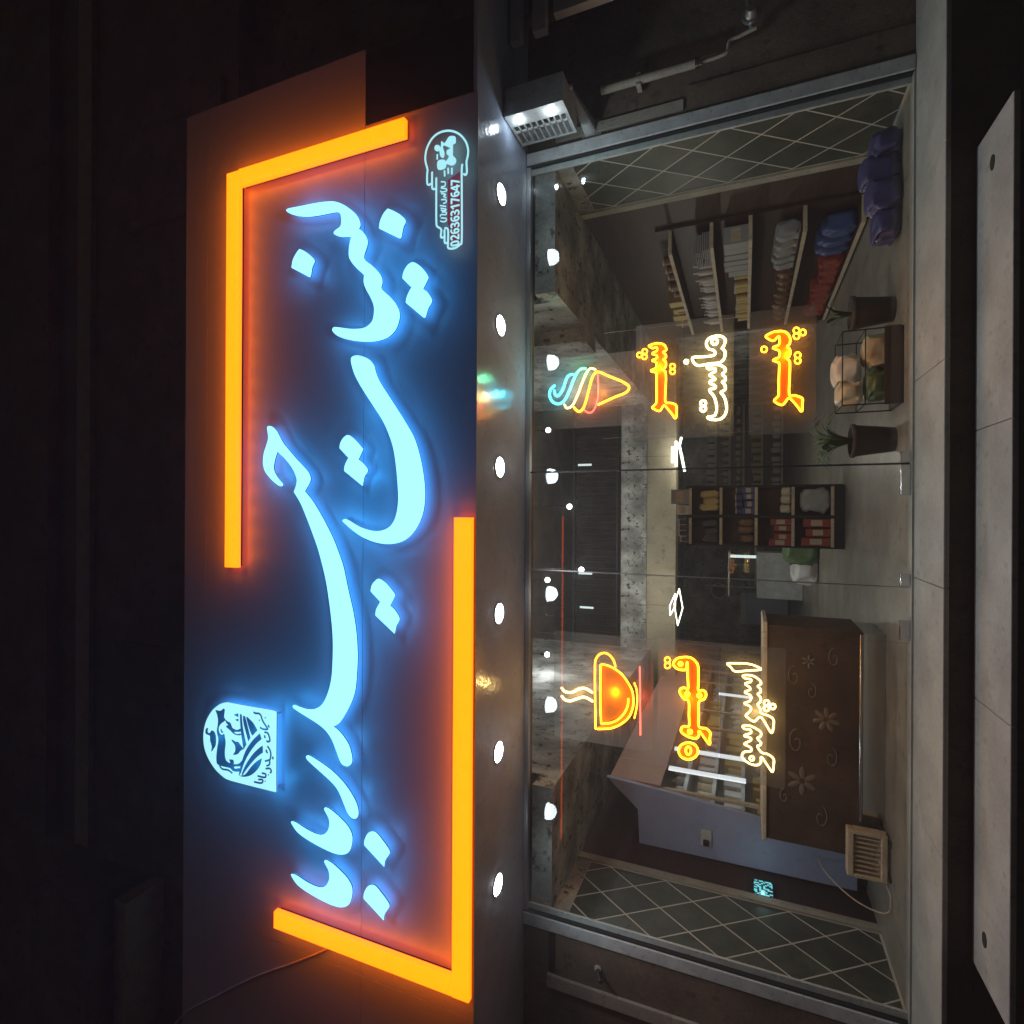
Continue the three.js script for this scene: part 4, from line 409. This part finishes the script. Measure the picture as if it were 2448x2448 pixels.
{ // free standing gondola
  const s = thing('display_rack', 'dark free standing rack of packed shelves behind the glass door', 'rack', [0, 0, -3.0]), ys = [2.24, 1.85, 1.42, 0.99, 0.55];
  obj('back_panel', bx(-0.43, 0.34, FLOOR, 2.3, -0.22, -0.2), M.darkwood, s);
  for (const x of [-0.06, -0.45, 0.34]) obj('post', bx(x, x + 0.035, FLOOR, 2.3, -0.199, x === -0.06 ? 0.03 : -0.1), M.black, s);
  obj('plinth', bx(-0.44, 0.36, FLOOR, 0.52, -0.199, 0.04), M.black, s);
  for (const y of ys) for (const [a, b] of [[-0.42, -0.062], [-0.022, 0.338]]) { const q = obj('shelf_board', bx(a, b, y - 0.02, y, -0.198, 0.06), M.black, s); obj('price_rail', bx(a, b, y - 0.028, y + 0.008, 0.0605, 0.072), M.board, q); }
  const W = 'on the free standing rack';
  goods('tall carton', 'grey', 0.2, 0.24, 0.14, [0.22, 2.249, -3.02], W); goods('tall carton', 'white', 0.13, 0.15, 0.12, [0.04, 2.249, -3.0], W); for (const x of [-0.12, -0.2, -0.28, -0.36]) goods('jar', 'dark', 0.07, 0.15, 0, [x, 2.249, -3.0], W);
  for (const x of [0.08, 0.16, 0.25]) goods('bag', 'yellow', 0.1, 0.26, 0.12, [x, 1.859, -3.02], W);
  for (const x of [-0.14, -0.24, -0.34]) goods('bag', 'dark', 0.1, 0.24, 0.14, [x, 1.859, -3.03], W);
  for (const x of [0.03, 0.12, 0.21, 0.3]) goods('tall carton', 'blue', 0.085, 0.15, 0.1, [x, 1.429, -2.99], W);
  for (const x of [0.03, 0.12, 0.21, 0.3]) goods('jar', 'purple', 0.08, 0.08, 0, [x, 1.581, -2.99], W + ', upper layer');
  for (const x of [-0.12, -0.22, -0.33]) goods('bag', 'brown', 0.1, 0.2, 0.12, [x, 1.429, -3.02], W);
  for (const x of [0.06, 0.18, 0.28]) goods('bag', 'cream', 0.11, 0.13, 0.12, [x, 0.999, -2.99], W);
  for (const x of [-0.11, -0.2, -0.29, -0.37]) goods('tall carton', 'red', 0.08, 0.24, 0.1, [x, 0.999, -3.0], W);
  goods('bag', 'grey', 0.3, 0.34, 0.2, [0.17, 0.56, -2.99], W);
  for (const x of [-0.12, -0.24, -0.36]) goods('tall carton', 'red', 0.1, 0.3, 0.12, [x, 0.56, -3.0], W + ', lowest shelf');
}
{ // things at the back of the room
  const c = thing('chest_freezer', 'low pale chest freezer with sliding lid at the back of the room', 'freezer', [-2.62, FLOOR, -12.0]);
  obj('cabinet', rbx(-0.42, 0.42, 0.06, 1.12, -0.4, 0.4, 0.02), M.lilac, c); obj('lid', rbx(-0.43, 0.43, 1.121, 1.24, -0.41, 0.41, 0.02), M.aluwhite, c); obj('base', bx(-0.4, 0.4, 0, 0.06, -0.38, 0.38), M.black, c);
  const k = thing('glass_chiller', 'small lit glass chiller standing beside the free standing rack', 'chiller', [-1.35, FLOOR, -8.6]);
  obj('cabinet', rbx(-0.5, 0.5, 0.0, 0.9, -0.35, 0.35, 0.02), M.aluwhite, k); obj('glass_front', bx(-0.48, 0.48, 0.905, 1.45, 0.3, 0.31), M.shelfglass, k); obj('top', bx(-0.5, 0.5, 1.452, 1.48, -0.35, 0.35), M.alu, k); obj('light_strip', bx(0.36, 0.42, 0.91, 1.44, 0.2, 0.24), L.strip, k, false);
  k.add(point(rgb(0.8, 1, 1), 0.5, 0.39, 1.18, 0.22));
  const tb = thing('work_table', 'plain steel work table with kitchen scale at the back of the room', 'table', [-1.2, FLOOR, -11.2]);
  obj('top', rbx(-0.7, 1.1, 0.86, 0.9, -0.35, 0.35, 0.008), M.alu, tb); for (const [x, z] of [[-0.66, -0.3], [1.05, -0.3], [-0.66, 0.3], [1.05, 0.3]]) obj('leg', cyl(0.02, 0.02, 0.86, x, 0, z, 10), M.alu, tb);
  const ms = thing('kitchen_scale', 'pale countertop scale with display post on the steel table', 'scale', [-1.4, FLOOR + 0.9, -11.2]);
  obj('base', rbx(-0.2, 0.2, 0, 0.1, -0.15, 0.15, 0.02), M.aluwhite, ms); obj('tray', rbx(-0.22, 0.22, 0.11, 0.13, -0.18, 0.18, 0.01), M.steel, ms); obj('display_post', [bx(-0.02, 0.02, 0.1, 0.5, -0.19, -0.16), rbx(-0.14, 0.14, 0.5, 0.66, -0.2, -0.15, 0.01)], M.white, ms);
  goods('bag', 'green', 0.5, 0.55, 0.4, [-0.62, FLOOR, -5.6], 'leaning by the rack on the floor'); goods('bag', 'white', 0.5, 0.42, 0.42, [-0.95, FLOOR, -5.7], 'leaning by the rack on the floor');
  const pl = thing('wall_clock', 'round dark wall clock with pale rim on the stained back wall', 'clock', [-2.35, 2.25, -12.98]);
  obj('rim', new THREE.TorusGeometry(0.22, 0.025, 8, 30), M.aluwhite, pl, false); obj('dial', new THREE.CylinderGeometry(0.21, 0.21, 0.02, 30).rotateX(Math.PI / 2), M.black, pl, false);
  tag(obj('steel_pipe', cyl(0.03, 0.03, 2.0, -2.2, FLOOR + 0.2, -12.9, 10), M.alu), 'slim upright pipe on the back wall beside the freezer', 'pipe');
}
{ // open display fridge along the left wall: end panel towards the street
  const f = thing('open_display_fridge', 'long open display fridge with lilac end panel and salmon header board', 'fridge', [0, 0, 0]);
  const side = [[-3.76, 0.50], [-3.16, 0.50], [-3.24, 1.36], [-3.14, 2.42], [-3.10, 3.02], [-3.40, 2.66], [-3.78, 2.64]];
  const pg = new THREE.ExtrudeGeometry(new THREE.Shape(side.map((p) => new THREE.Vector2(...p))), { depth: 0.05, bevelEnabled: true, bevelSize: 0.006, bevelThickness: 0.006, bevelSegments: 2 });
  obj('end_panel', pg.clone().translate(0, 0, -1.52), M.lilac, f); obj('end_panel', pg.clone().translate(0, 0, -7.75), M.lilac, f);
  obj('back_panel', bx(-3.78, -3.74, 0.5, 2.6, -7.7, -1.53), M.white, f);
  obj('base_cabinet', bx(-3.73, -3.2, 0.52, 0.86, -7.7, -1.53), M.lilac, f); obj('plinth', bx(-3.7, -3.22, FLOOR, 0.5, -7.7, -1.5), M.black, f);
  const hd = obj('header_board', bx(-3.13, -3.11, 2.42, 3.0, -7.7, -1.53), M.salmon, f);
  obj('header_words', [[[-2.2, 2.62], [-2.3, 2.75], [-2.42, 2.66], [-2.55, 2.7]], [[-2.65, 2.82], [-2.66, 2.66], [-2.8, 2.66]], [[-2.95, 2.72], [-3.1, 2.62], [-3.2, 2.6]], [[-3.3, 2.84], [-3.32, 2.66], [-3.45, 2.66]], [[-3.55, 2.84], [-3.57, 2.66], [-3.7, 2.66]]].map((p) => stroke(p, 0.03, 0, 0.004).rotateY(Math.PI / 2).translate(-3.105, 0, 0)), M.relief, hd, false);
  const ys = [0.87, 1.22, 1.56, 1.88, 2.2];
  for (const y of ys.slice(1)) { const b = obj('shelf', bx(-3.73, -3.3, y - 0.02, y, -7.68, -1.55), M.white, f); obj('price_rail', bx(-3.299, -3.285, y - 0.03, y + 0.012, -7.68, -1.55), M.aluwhite, b); }
  for (const z of [-1.62, -3.74, -4.5, -6.1, -6.9, -7.5]) obj('mullion', bx(-3.2, -3.17, 0.87, 2.41, z - 0.025, z + 0.025), M.board, f);
  for (const z of [-2.13, -2.75, -5.4]) { const q = obj('lamp_strip', bx(-3.17, -3.15, z === -5.4 ? 1.4 : 1.52, z === -5.4 ? 1.95 : 2.4, z - 0.045, z + 0.045), L.strip, f, false); }
  const r = new THREE.RectAreaLight(rgb(1, 0.98, 0.95), 2.2, 0.08, 5.9); r.position.set(-3.3, 2.32, -4.6); r.lookAt(-3.55, 1.2, -4.6); r.name = 'lamp_light'; f.add(r);
  const W = 'in the open display fridge';
  ys.forEach((y, i) => { for (let z = -1.75; z > -7.5; z -= rnd(0.2, 0.3)) { const k = (i + Math.floor(z * 0.7)) & 3; goods(['tall carton', 'jar', 'bottle', 'tall carton'][k], ['white', 'cream', 'white', 'yellow'][k], 0.15, 0.21, 0.15, [-3.48, y + 0.002, z], W); } });
}
{ // patterned counter in front of it
  const c = thing('serving_counter', 'brown patterned serving counter with flower relief front behind the neon words', 'counter', [0, 0, 0]);
  obj('front_panel', rbx(-3.04, -1.04, 0.58, 1.345, -0.79, -0.74, 0.006), M.counter, c);
  obj('side_panel', bx(-1.09, -1.04, 0.58, 1.345, -1.36, -0.792), M.counter, c);
  obj('worktop', rbx(-3.06, -1.01, 1.346, 1.385, -1.38, -0.72, 0.008), M.board, c);
  obj('steel_plinth', rbx(-3.02, -1.06, FLOOR, 0.575, -1.34, -0.765, 0.004), M.steel, c);
  obj('steel_rail', rod([-3.02, 0.60, -0.70], [-1.06, 0.60, -0.70], 0.012, 12), M.steel, c);
  const flower = (x, y, R, n) => { const g = []; for (let k = 0; k < n; k++) { const a = k / n * 6.283, e = new THREE.SphereGeometry(1, 10, 6).scale(R * 0.42, R * 0.2, 0.008).rotateZ(a).translate(x + Math.cos(a) * R * 0.6, y + Math.sin(a) * R * 0.6, -0.739); g.push(e); } g.push(new THREE.TorusGeometry(R * 0.25, 0.006, 6, 18).translate(x, y, -0.739)); return g; };
  const swirl = (x, y, R, s) => tube(Array.from({ length: 14 }, (_, k) => { const a = k * 0.55 * s, q = R * (1 - k / 16); return [x + Math.cos(a) * q, y + Math.sin(a) * q * 0.55, -0.738]; }), 0.006, 40, 5);
  for (const [x, y, R, n] of [[-1.86, 0.86, 0.11, 7], [-2.45, 1.05, 0.13, 6], [-1.35, 1.0, 0.06, 6]]) obj('flower_relief', flower(x, y, R, n), M.relief, c, false);
  for (const [x, y, R, s] of [[-1.5, 1.12, 0.1, 1], [-1.62, 0.98, 0.08, -1], [-2.1, 1.1, 0.12, 1], [-2.75, 0.9, 0.11, -1], [-1.3, 0.8, 0.09, 1], [-2.2, 0.82, 0.1, -1], [-2.62, 1.2, 0.07, 1]]) obj('scroll_relief', swirl(x, y, R, s), M.relief, c, false);
  const h = thing('panel_heater', 'small pale electric heater with upright bars beside the patterned counter', 'heater', [-2.92, FLOOR + 0.02, -0.6]);
  obj('housing', [rbx(-0.2, 0.2, 0.25, 0.30, -0.05, 0.05, 0.01), rbx(-0.2, 0.2, 0, 0.05, -0.05, 0.05, 0.01), bx(-0.2, 0.2, 0.05, 0.25, -0.05, -0.03), rbx(-0.2, -0.17, 0.05, 0.25, -0.03, 0.05, 0.006), rbx(0.17, 0.2, 0.05, 0.25, -0.03, 0.05, 0.006)], M.board, h);
  for (let k = 0; k < 8; k++) obj('bar', bx(-0.145 + k * 0.04, -0.133 + k * 0.04, 0.052, 0.248, 0.02, 0.035), M.board, h);
  for (const x of [-0.15, 0.15]) obj('foot', rbx(x - 0.02, x + 0.02, -0.018, -0.001, -0.08, 0.08, 0.005), M.black, h);
  tag(obj('heater_cord', tube([[-3.12, 0.44, -0.6], [-3.2, 0.41, -0.5], [-3.34, 0.43, -0.52], [-3.42, 0.6, -0.7], [-3.46, 0.8, -1.1], [-3.5, 0.85, -1.43]], 0.006, 40, 6), M.board), 'thin pale cord of the heater looping to the fridge end', 'cord');
  const sc = thing('small_patch', 'small lit screen on the side wall next to the fridge end', 'screen', [-3.75, 1.36, -1.12]);
  obj('dark_rim', rbx(-0.02, 0.0, -0.1, 0.1, -0.13, 0.13, 0.006), M.black, sc); obj('display', bx(0.001, 0.003, -0.085, 0.085, -0.115, 0.115), M.screen, sc);  // glowing cyan blocks set in a dark rim
  sc.add(point(rgb(0.5, 1, 1), 0.03, 0.06, 0, 0));
  const sk = thing('wall_socket', 'pale double wall socket on the lilac fridge end panel', 'socket', [-3.55, 1.92, -1.455]); obj('plate', rbx(-0.09, 0.09, -0.055, 0.055, -0.006, 0.012, 0.006), M.white, sk); obj('plug', rbx(-0.075, -0.015, -0.03, 0.03, 0.013, 0.05, 0.008), M.black, sk);
}
{ // crate of bags, pots and net bags just inside the window
  const c = thing('wire_crate', 'black wire crate on the floor just inside the window', 'crate', [1.18, FLOOR, -0.42]);
  obj('floor_plate', bx(-0.3, 0.3, 0.0, 0.02, -0.2, 0.2), M.black, c); obj('front_board', bx(-0.31, 0.31, 0.02, 0.13, 0.19, 0.21), M.darkwood, c);
  for (const [x, z] of [[-0.3, -0.2], [0.3, -0.2], [-0.3, 0.2], [0.3, 0.2]]) obj('corner_wire', rod([x, 0, z], [x, 0.42, z], 0.006, 6), M.black, c, false);
  for (const y of [0.26, 0.42]) obj('side_wire', [rod([-0.3, y, 0.2], [0.3, y, 0.2], 0.005, 6), rod([-0.3, y, -0.2], [0.3, y, -0.2], 0.005, 6), rod([-0.3, y, -0.2], [-0.3, y, 0.2], 0.005, 6), rod([0.3, y, -0.2], [0.3, y, 0.2], 0.005, 6)], M.black, c, false);
  const W = 'in the wire crate inside the window';
  goods('bag', 'cream', 0.27, 0.24, 0.3, [1.33, FLOOR + 0.022, -0.4], W); goods('bag', 'green', 0.24, 0.22, 0.3, [1.06, FLOOR + 0.022, -0.4], W); goods('bag', 'white', 0.26, 0.22, 0.26, [1.2, FLOOR + 0.26, -0.43], W); goods('bag', 'cream', 0.2, 0.2, 0.24, [1.0, FLOOR + 0.25, -0.42], W);
  const pot = (x, z, label, n, long) => {
    const t = thing('potted_plant', label, 'plant', [x, FLOOR, z]);
    obj('pot', new THREE.LatheGeometry([[0, 0], [0.1, 0], [0.135, 0.29], [0.145, 0.29], [0.145, 0.32], [0.12, 0.32], [0.11, 0.27], [0, 0.27]].map((p) => new THREE.Vector2(...p)), 24), M.pot, t, false);
    for (let k = 0; k < n; k++) { const a = rnd(6.28), tip = rnd(0.12, 0.22) * long, hgt = rnd(0.2, 0.34) * long, p = [[0, 0.26, 0], [Math.cos(a) * tip * 0.4, 0.27 + hgt * 0.8, Math.sin(a) * tip * 0.4], [Math.cos(a) * tip, 0.27 + hgt, Math.sin(a) * tip], [Math.cos(a) * tip * 1.6, 0.27 + hgt * 0.75, Math.sin(a) * tip * 1.6]]; const c3 = new THREE.CatmullRomCurve3(p.map((q) => new THREE.Vector3(...q))), pos = []; for (let i = 0; i < 8; i++) { const A = c3.getPoint(i / 8), B = c3.getPoint((i + 1) / 8), w = (u) => 0.016 * Math.sin(Math.PI * Math.min(1, u * 0.9 + 0.1)), sx = -Math.sin(a), sz = Math.cos(a), q = (P, u, s) => [P.x + sx * w(u) * s, P.y, P.z + sz * w(u) * s]; pos.push(...q(A, i / 8, 1), ...q(A, i / 8, -1), ...q(B, (i + 1) / 8, 1), ...q(A, i / 8, -1), ...q(B, (i + 1) / 8, -1), ...q(B, (i + 1) / 8, 1)); }
      const g = new THREE.BufferGeometry(); g.setAttribute('position', new THREE.Float32BufferAttribute(pos, 3)); g.computeVertexNormals(); obj('leaf', g, M.leaf, t); }
  };
  pot(0.62, -0.5, 'bushy plant in a dark round pot beside the glass door', 34, 1); pot(1.72, -0.55, 'thin leaved plant in a dark round pot beside the wire crate', 8, 0.8);
  for (const [x, z, w, h] of [[2.36, -0.4, 0.26, 0.2], [2.58, -0.36, 0.27, 0.25], [2.8, -0.4, 0.25, 0.29], [3.0, -0.38, 0.22, 0.22]]) goods('bag', 'purple', w, h, 0.28, [x, FLOOR, z], 'leaning in the window corner by the tiled pier');
}
{ // lamps in the room
  const b = thing('hanging_bulb', 'small bare bulb hanging in the high void of the shop', 'bulb', [1.32, 4.47, -3.5], 'bulbs in the void');
  obj('globe', new THREE.SphereGeometry(0.042, 16, 12), L.bulb, b, false); obj('socket', cyl(0.025, 0.02, 0.08, 0, 0.035, 0, 10), M.black, b, false); obj('cord', rod([0, 0.11, 0], [0, 1.12, 0], 0.004, 5), M.black, b, false);
  for (const p of [[0.09, 4.11, -3.5], [-0.9, 3.91, -3.5], [-1.09, 4.47, -3.5], [-2.29, 4.47, -3.5]]) { const c = copy(b, p); if (p[1] < 4.4) { c.children[2].scale.y = (5.6 - p[1]) / 1.12; } }
  scene.children.filter((o) => o.name.startsWith('hanging_bulb')).forEach((o) => o.add(point(rgb(0.95, 0.97, 1), o.position.x > 1 ? 0.5 : 1.6, 0, 0, 0, 2)));
  const g = thing('mezzanine_lantern', 'slim glass lantern hanging in front of the mezzanine railing', 'lantern', [0.88, 4.2, -5.4], 'lanterns by the mezzanine railing');
  obj('glass', [bx(-0.07, -0.066, 0, 0.36, -0.07, 0.07), bx(0.066, 0.07, 0, 0.36, -0.07, 0.07), bx(-0.066, 0.066, 0, 0.36, 0.066, 0.07)], M.shelfglass, g); obj('lamp_tube', cyl(0.02, 0.02, 0.26, 0.03, 0.05, 0, 10), L.strip, g, false); obj('cap', rbx(-0.075, 0.075, 0.361, 0.38, -0.075, 0.075, 0.004), M.black, g); obj('cord', rod([0, 0.38, 0], [0, 1.4, 0], 0.004, 5), M.black, g, false);
  for (const p of [[-1.2, 4.18, -5.4], [-1.85, 4.15, -5.4]]) copy(g, p);
  const rg = thing('pendant_ring_lamp', 'open diamond shaped white pendant lamp hanging under the mezzanine', 'pendant lamp', [-1.62, 2.62, -5.0]);
  const loop = (pts, r) => pts.map((p, k) => rod(p, pts[(k + 1) % pts.length], r, 8));
  obj('ring', loop([[-0.33, -0.013, 0], [0.02, 0.06, -0.12], [0.31, -0.035, 0], [0, -0.105, 0.1]], 0.011), L.ring, rg, false); obj('ring', loop([[-0.16, 0.115, 0], [-0.013, 0.134, -0.1], [0.22, 0.03, 0], [0.02, 0.02, 0.08]], 0.011), L.ring, rg, false); obj('cord', rod([-0.013, 0.134, -0.1], [-0.013, 2.98, -0.1], 0.003, 5), M.black, rg, false);
  rg.add(point(rgb(1, 0.93, 0.8), 1.6, 0, 0.05, 0, 3));
  const bl = thing('pendant_bar_lamp', 'group of three white bar pendants hanging before the pale mezzanine beam', 'pendant lamp', [1.0, 2.62, -5.6]);
  for (const p of [[[0.385, 0.0, 0], [0.233, 0.037, 0], [-0.244, -0.06, 0]], [[0.32, 0.097, -0.02], [-0.148, 0.094, -0.02]], [[0.223, 0.163, -0.04], [-0.077, 0.162, -0.04]]]) obj('bar', p.slice(1).map((q, k) => rod(p[k], q, 0.024, 10)), L.ring, bl, false);
  obj('cord', rod([0.05, 0.21, -0.02], [0.05, 2.98, -0.02], 0.003, 5), M.black, bl, false);
  bl.add(point(rgb(1, 0.93, 0.8), 2.2, 0, -0.18, 0.1, 3));
}

// ---------- on the wall to the right of the glass
{
  const v = thing('ventilation_unit', 'pale wall ventilation unit with two rows of square slots and two bright discs', 'ventilation unit', [3.4, 2.95, 0.39]);
  obj('housing', [bx(0.2, 0.24, 0, 0.525, -0.21, 0.21), bx(0.012, 0.199, 0, 0.012, -0.21, 0.21), bx(0.012, 0.199, 0.513, 0.525, -0.21, 0.21), bx(0.012, 0.199, 0.0125, 0.5125, -0.21, -0.198), bx(0.012, 0.199, 0.0125, 0.5125, 0.198, 0.21)], M.aluwhite, v);
  obj('face_frame', [bx(0, 0.011, 0, 0.525, 0.06, 0.21), bx(0, 0.011, 0, 0.525, -0.21, -0.19), bx(0, 0.011, 0, 0.02, -0.19, 0.06), bx(0, 0.011, 0.505, 0.525, -0.19, 0.06), bx(0, 0.011, 0.02, 0.505, -0.03, -0.01)], M.aluwhite, v);
  for (let k = 0; k < 9; k++) obj('slat', bx(0, 0.011, 0.02 + k * 0.0539 - 0.004, 0.02 + k * 0.0539 + 0.008, -0.19, 0.06), M.aluwhite, v);
  obj('fan', [new THREE.TorusGeometry(0.1, 0.008, 8, 30).rotateY(Math.PI / 2).translate(0.15, 0.26, -0.07), rod([0.15, 0.16, -0.07], [0.15, 0.36, -0.07], 0.012, 8), rod([0.15, 0.26, -0.17], [0.15, 0.26, 0.03], 0.012, 8)], M.black, v, false);
  for (const y of [0.13, 0.42]) { obj('glow_disc', new THREE.CylinderGeometry(0.022, 0.022, 0.006, 20).rotateZ(Math.PI / 2).translate(-0.004, y, 0.13), L.lamp, v, false); v.add(point(rgb(0.85, 0.95, 1), 0.06, -0.03, y, 0.13)); }  // small glowing discs, each with a weak point light
  const br = thing('wall_bracket', 'tapered pale wall bracket sticking out beside the ventilation unit', 'bracket', [3.5, 2.86, 0.0]);
  const bg = new THREE.CylinderGeometry(0.02, 0.075, 0.36, 4).rotateY(Math.PI / 4).rotateX(Math.PI / 2).translate(0, 0, 0.19).applyMatrix4(new THREE.Matrix4().makeShear(0, 0, 0, 0, 0.5, 0.3));
  obj('arm', bg, M.aluwhite, br); obj('wall_plate', bx(-0.09, 0.09, -0.09, 0.09, 0.002, 0.012), M.trim, br); obj('tip', new THREE.SphereGeometry(0.026, 12, 8).translate(0.17, 0.1, 0.37), M.white, br, false);
  const gp = thing('gas_pipe', 'pale gas pipe with elbow and regulator on the dark wall', 'pipe', [3.77, 1.9, 0.1]);
  obj('main_pipe', rod([0, 0.05, 0], [0, 0.85, 0], 0.035, 14), M.trim, gp); obj('coupling', cyl(0.042, 0.042, 0.05, 0, 0.0, 0, 14), M.steel, gp); obj('thin_pipe', tube([[0, 0, 0], [0, -0.12, 0], [0.02, -0.2, 0], [0.1, -0.22, 0], [0.12, -0.3, 0], [0.13, -0.42, 0.02]], 0.016, 40, 8), M.trim, gp); obj('regulator', [new THREE.CylinderGeometry(0.07, 0.07, 0.03, 20).rotateX(Math.PI / 2).translate(0.22, -0.38, 0.05), new THREE.CylinderGeometry(0.03, 0.05, 0.06, 16).rotateX(Math.PI / 2).translate(0.22, -0.38, 0.09)], M.alu, gp); obj('outlet', rod([0.13, -0.38, 0.03], [0.5, -0.34, 0.03], 0.014, 8), M.alu, gp); obj('wall_clip', bx(-0.05, 0.05, 0.5, 0.54, -0.09, 0.02), M.trim, gp);
  const sw = thing('security_camera', 'tiny dark security camera on the plaster left of the glass', 'camera', [-4.14, 2.76, 0.02]);
  obj('base', cyl(0.03, 0.03, 0.02, 0, -0.01, 0, 14).rotateX(Math.PI / 2), M.white, sw, false); obj('body', rod([0, 0, 0.02], [-0.03, -0.05, 0.1], 0.018, 12), M.black, sw, false);
  const planks = [[4.12, 5.1, 3.37, 3.47, 'topmost pale plank of three stacked under the dark soffit'], [4.14, 5.1, 3.14, 3.26, 'middle pale plank of three stacked under the dark soffit']];
  for (const [a, b, c, d, l] of planks) tag(obj('wood_plank', rbx(a, b, c, d, 0.42, 0.5, 0.004), M.white), l, 'plank', 'planks by the right hand wall');
  tag(obj('wood_plank', rbx(4.24, 4.36, 2.4, 3.07, 0.42, 0.5, 0.004), M.white), 'upright pale plank standing under the two level planks', 'plank', 'planks by the right hand wall');
  tag(obj('wood_plank', rbx(4.24, 4.36, 0.389, 2.395, 0.43, 0.49, 0.004), M.darkwood), 'dark upright timber carrying the pale planks', 'timber');
  const cond = thing('drain_pipe', 'dark drain pipe running down the wall beyond the gas pipe', 'pipe', [4.6, 0.4, 0.12]); obj('pipe', cyl(0.06, 0.06, 3.05, 0, 0, 0, 16), M.plaster, cond); obj('collar', cyl(0.07, 0.07, 0.06, 0, 1.4, 0, 16), M.plaster, cond);
}
{ // lamp on the upper wall behind the sign
  const l = thing('balcony_lamp', 'small lamp lighting the wall above the sign, by the balcony', 'lamp', [-5.0, 6.85, 0.16]);
  obj('lens', rbx(-0.07, 0.07, 0.12, 0.16, -0.04, 0.04, 0.01), L.strip, l, false); obj('housing', rbx(-0.09, 0.09, 0, 0.118, -0.06, 0.06, 0.01), M.black, l); l.add(point(rgb(0.85, 1, 0.9), 0.35, 0, 0.2, 0.08));
}
scene.traverse((o) => { if (o.isLight && o.shadow) o.castShadow = true; });
renderer.render(scene, camera);
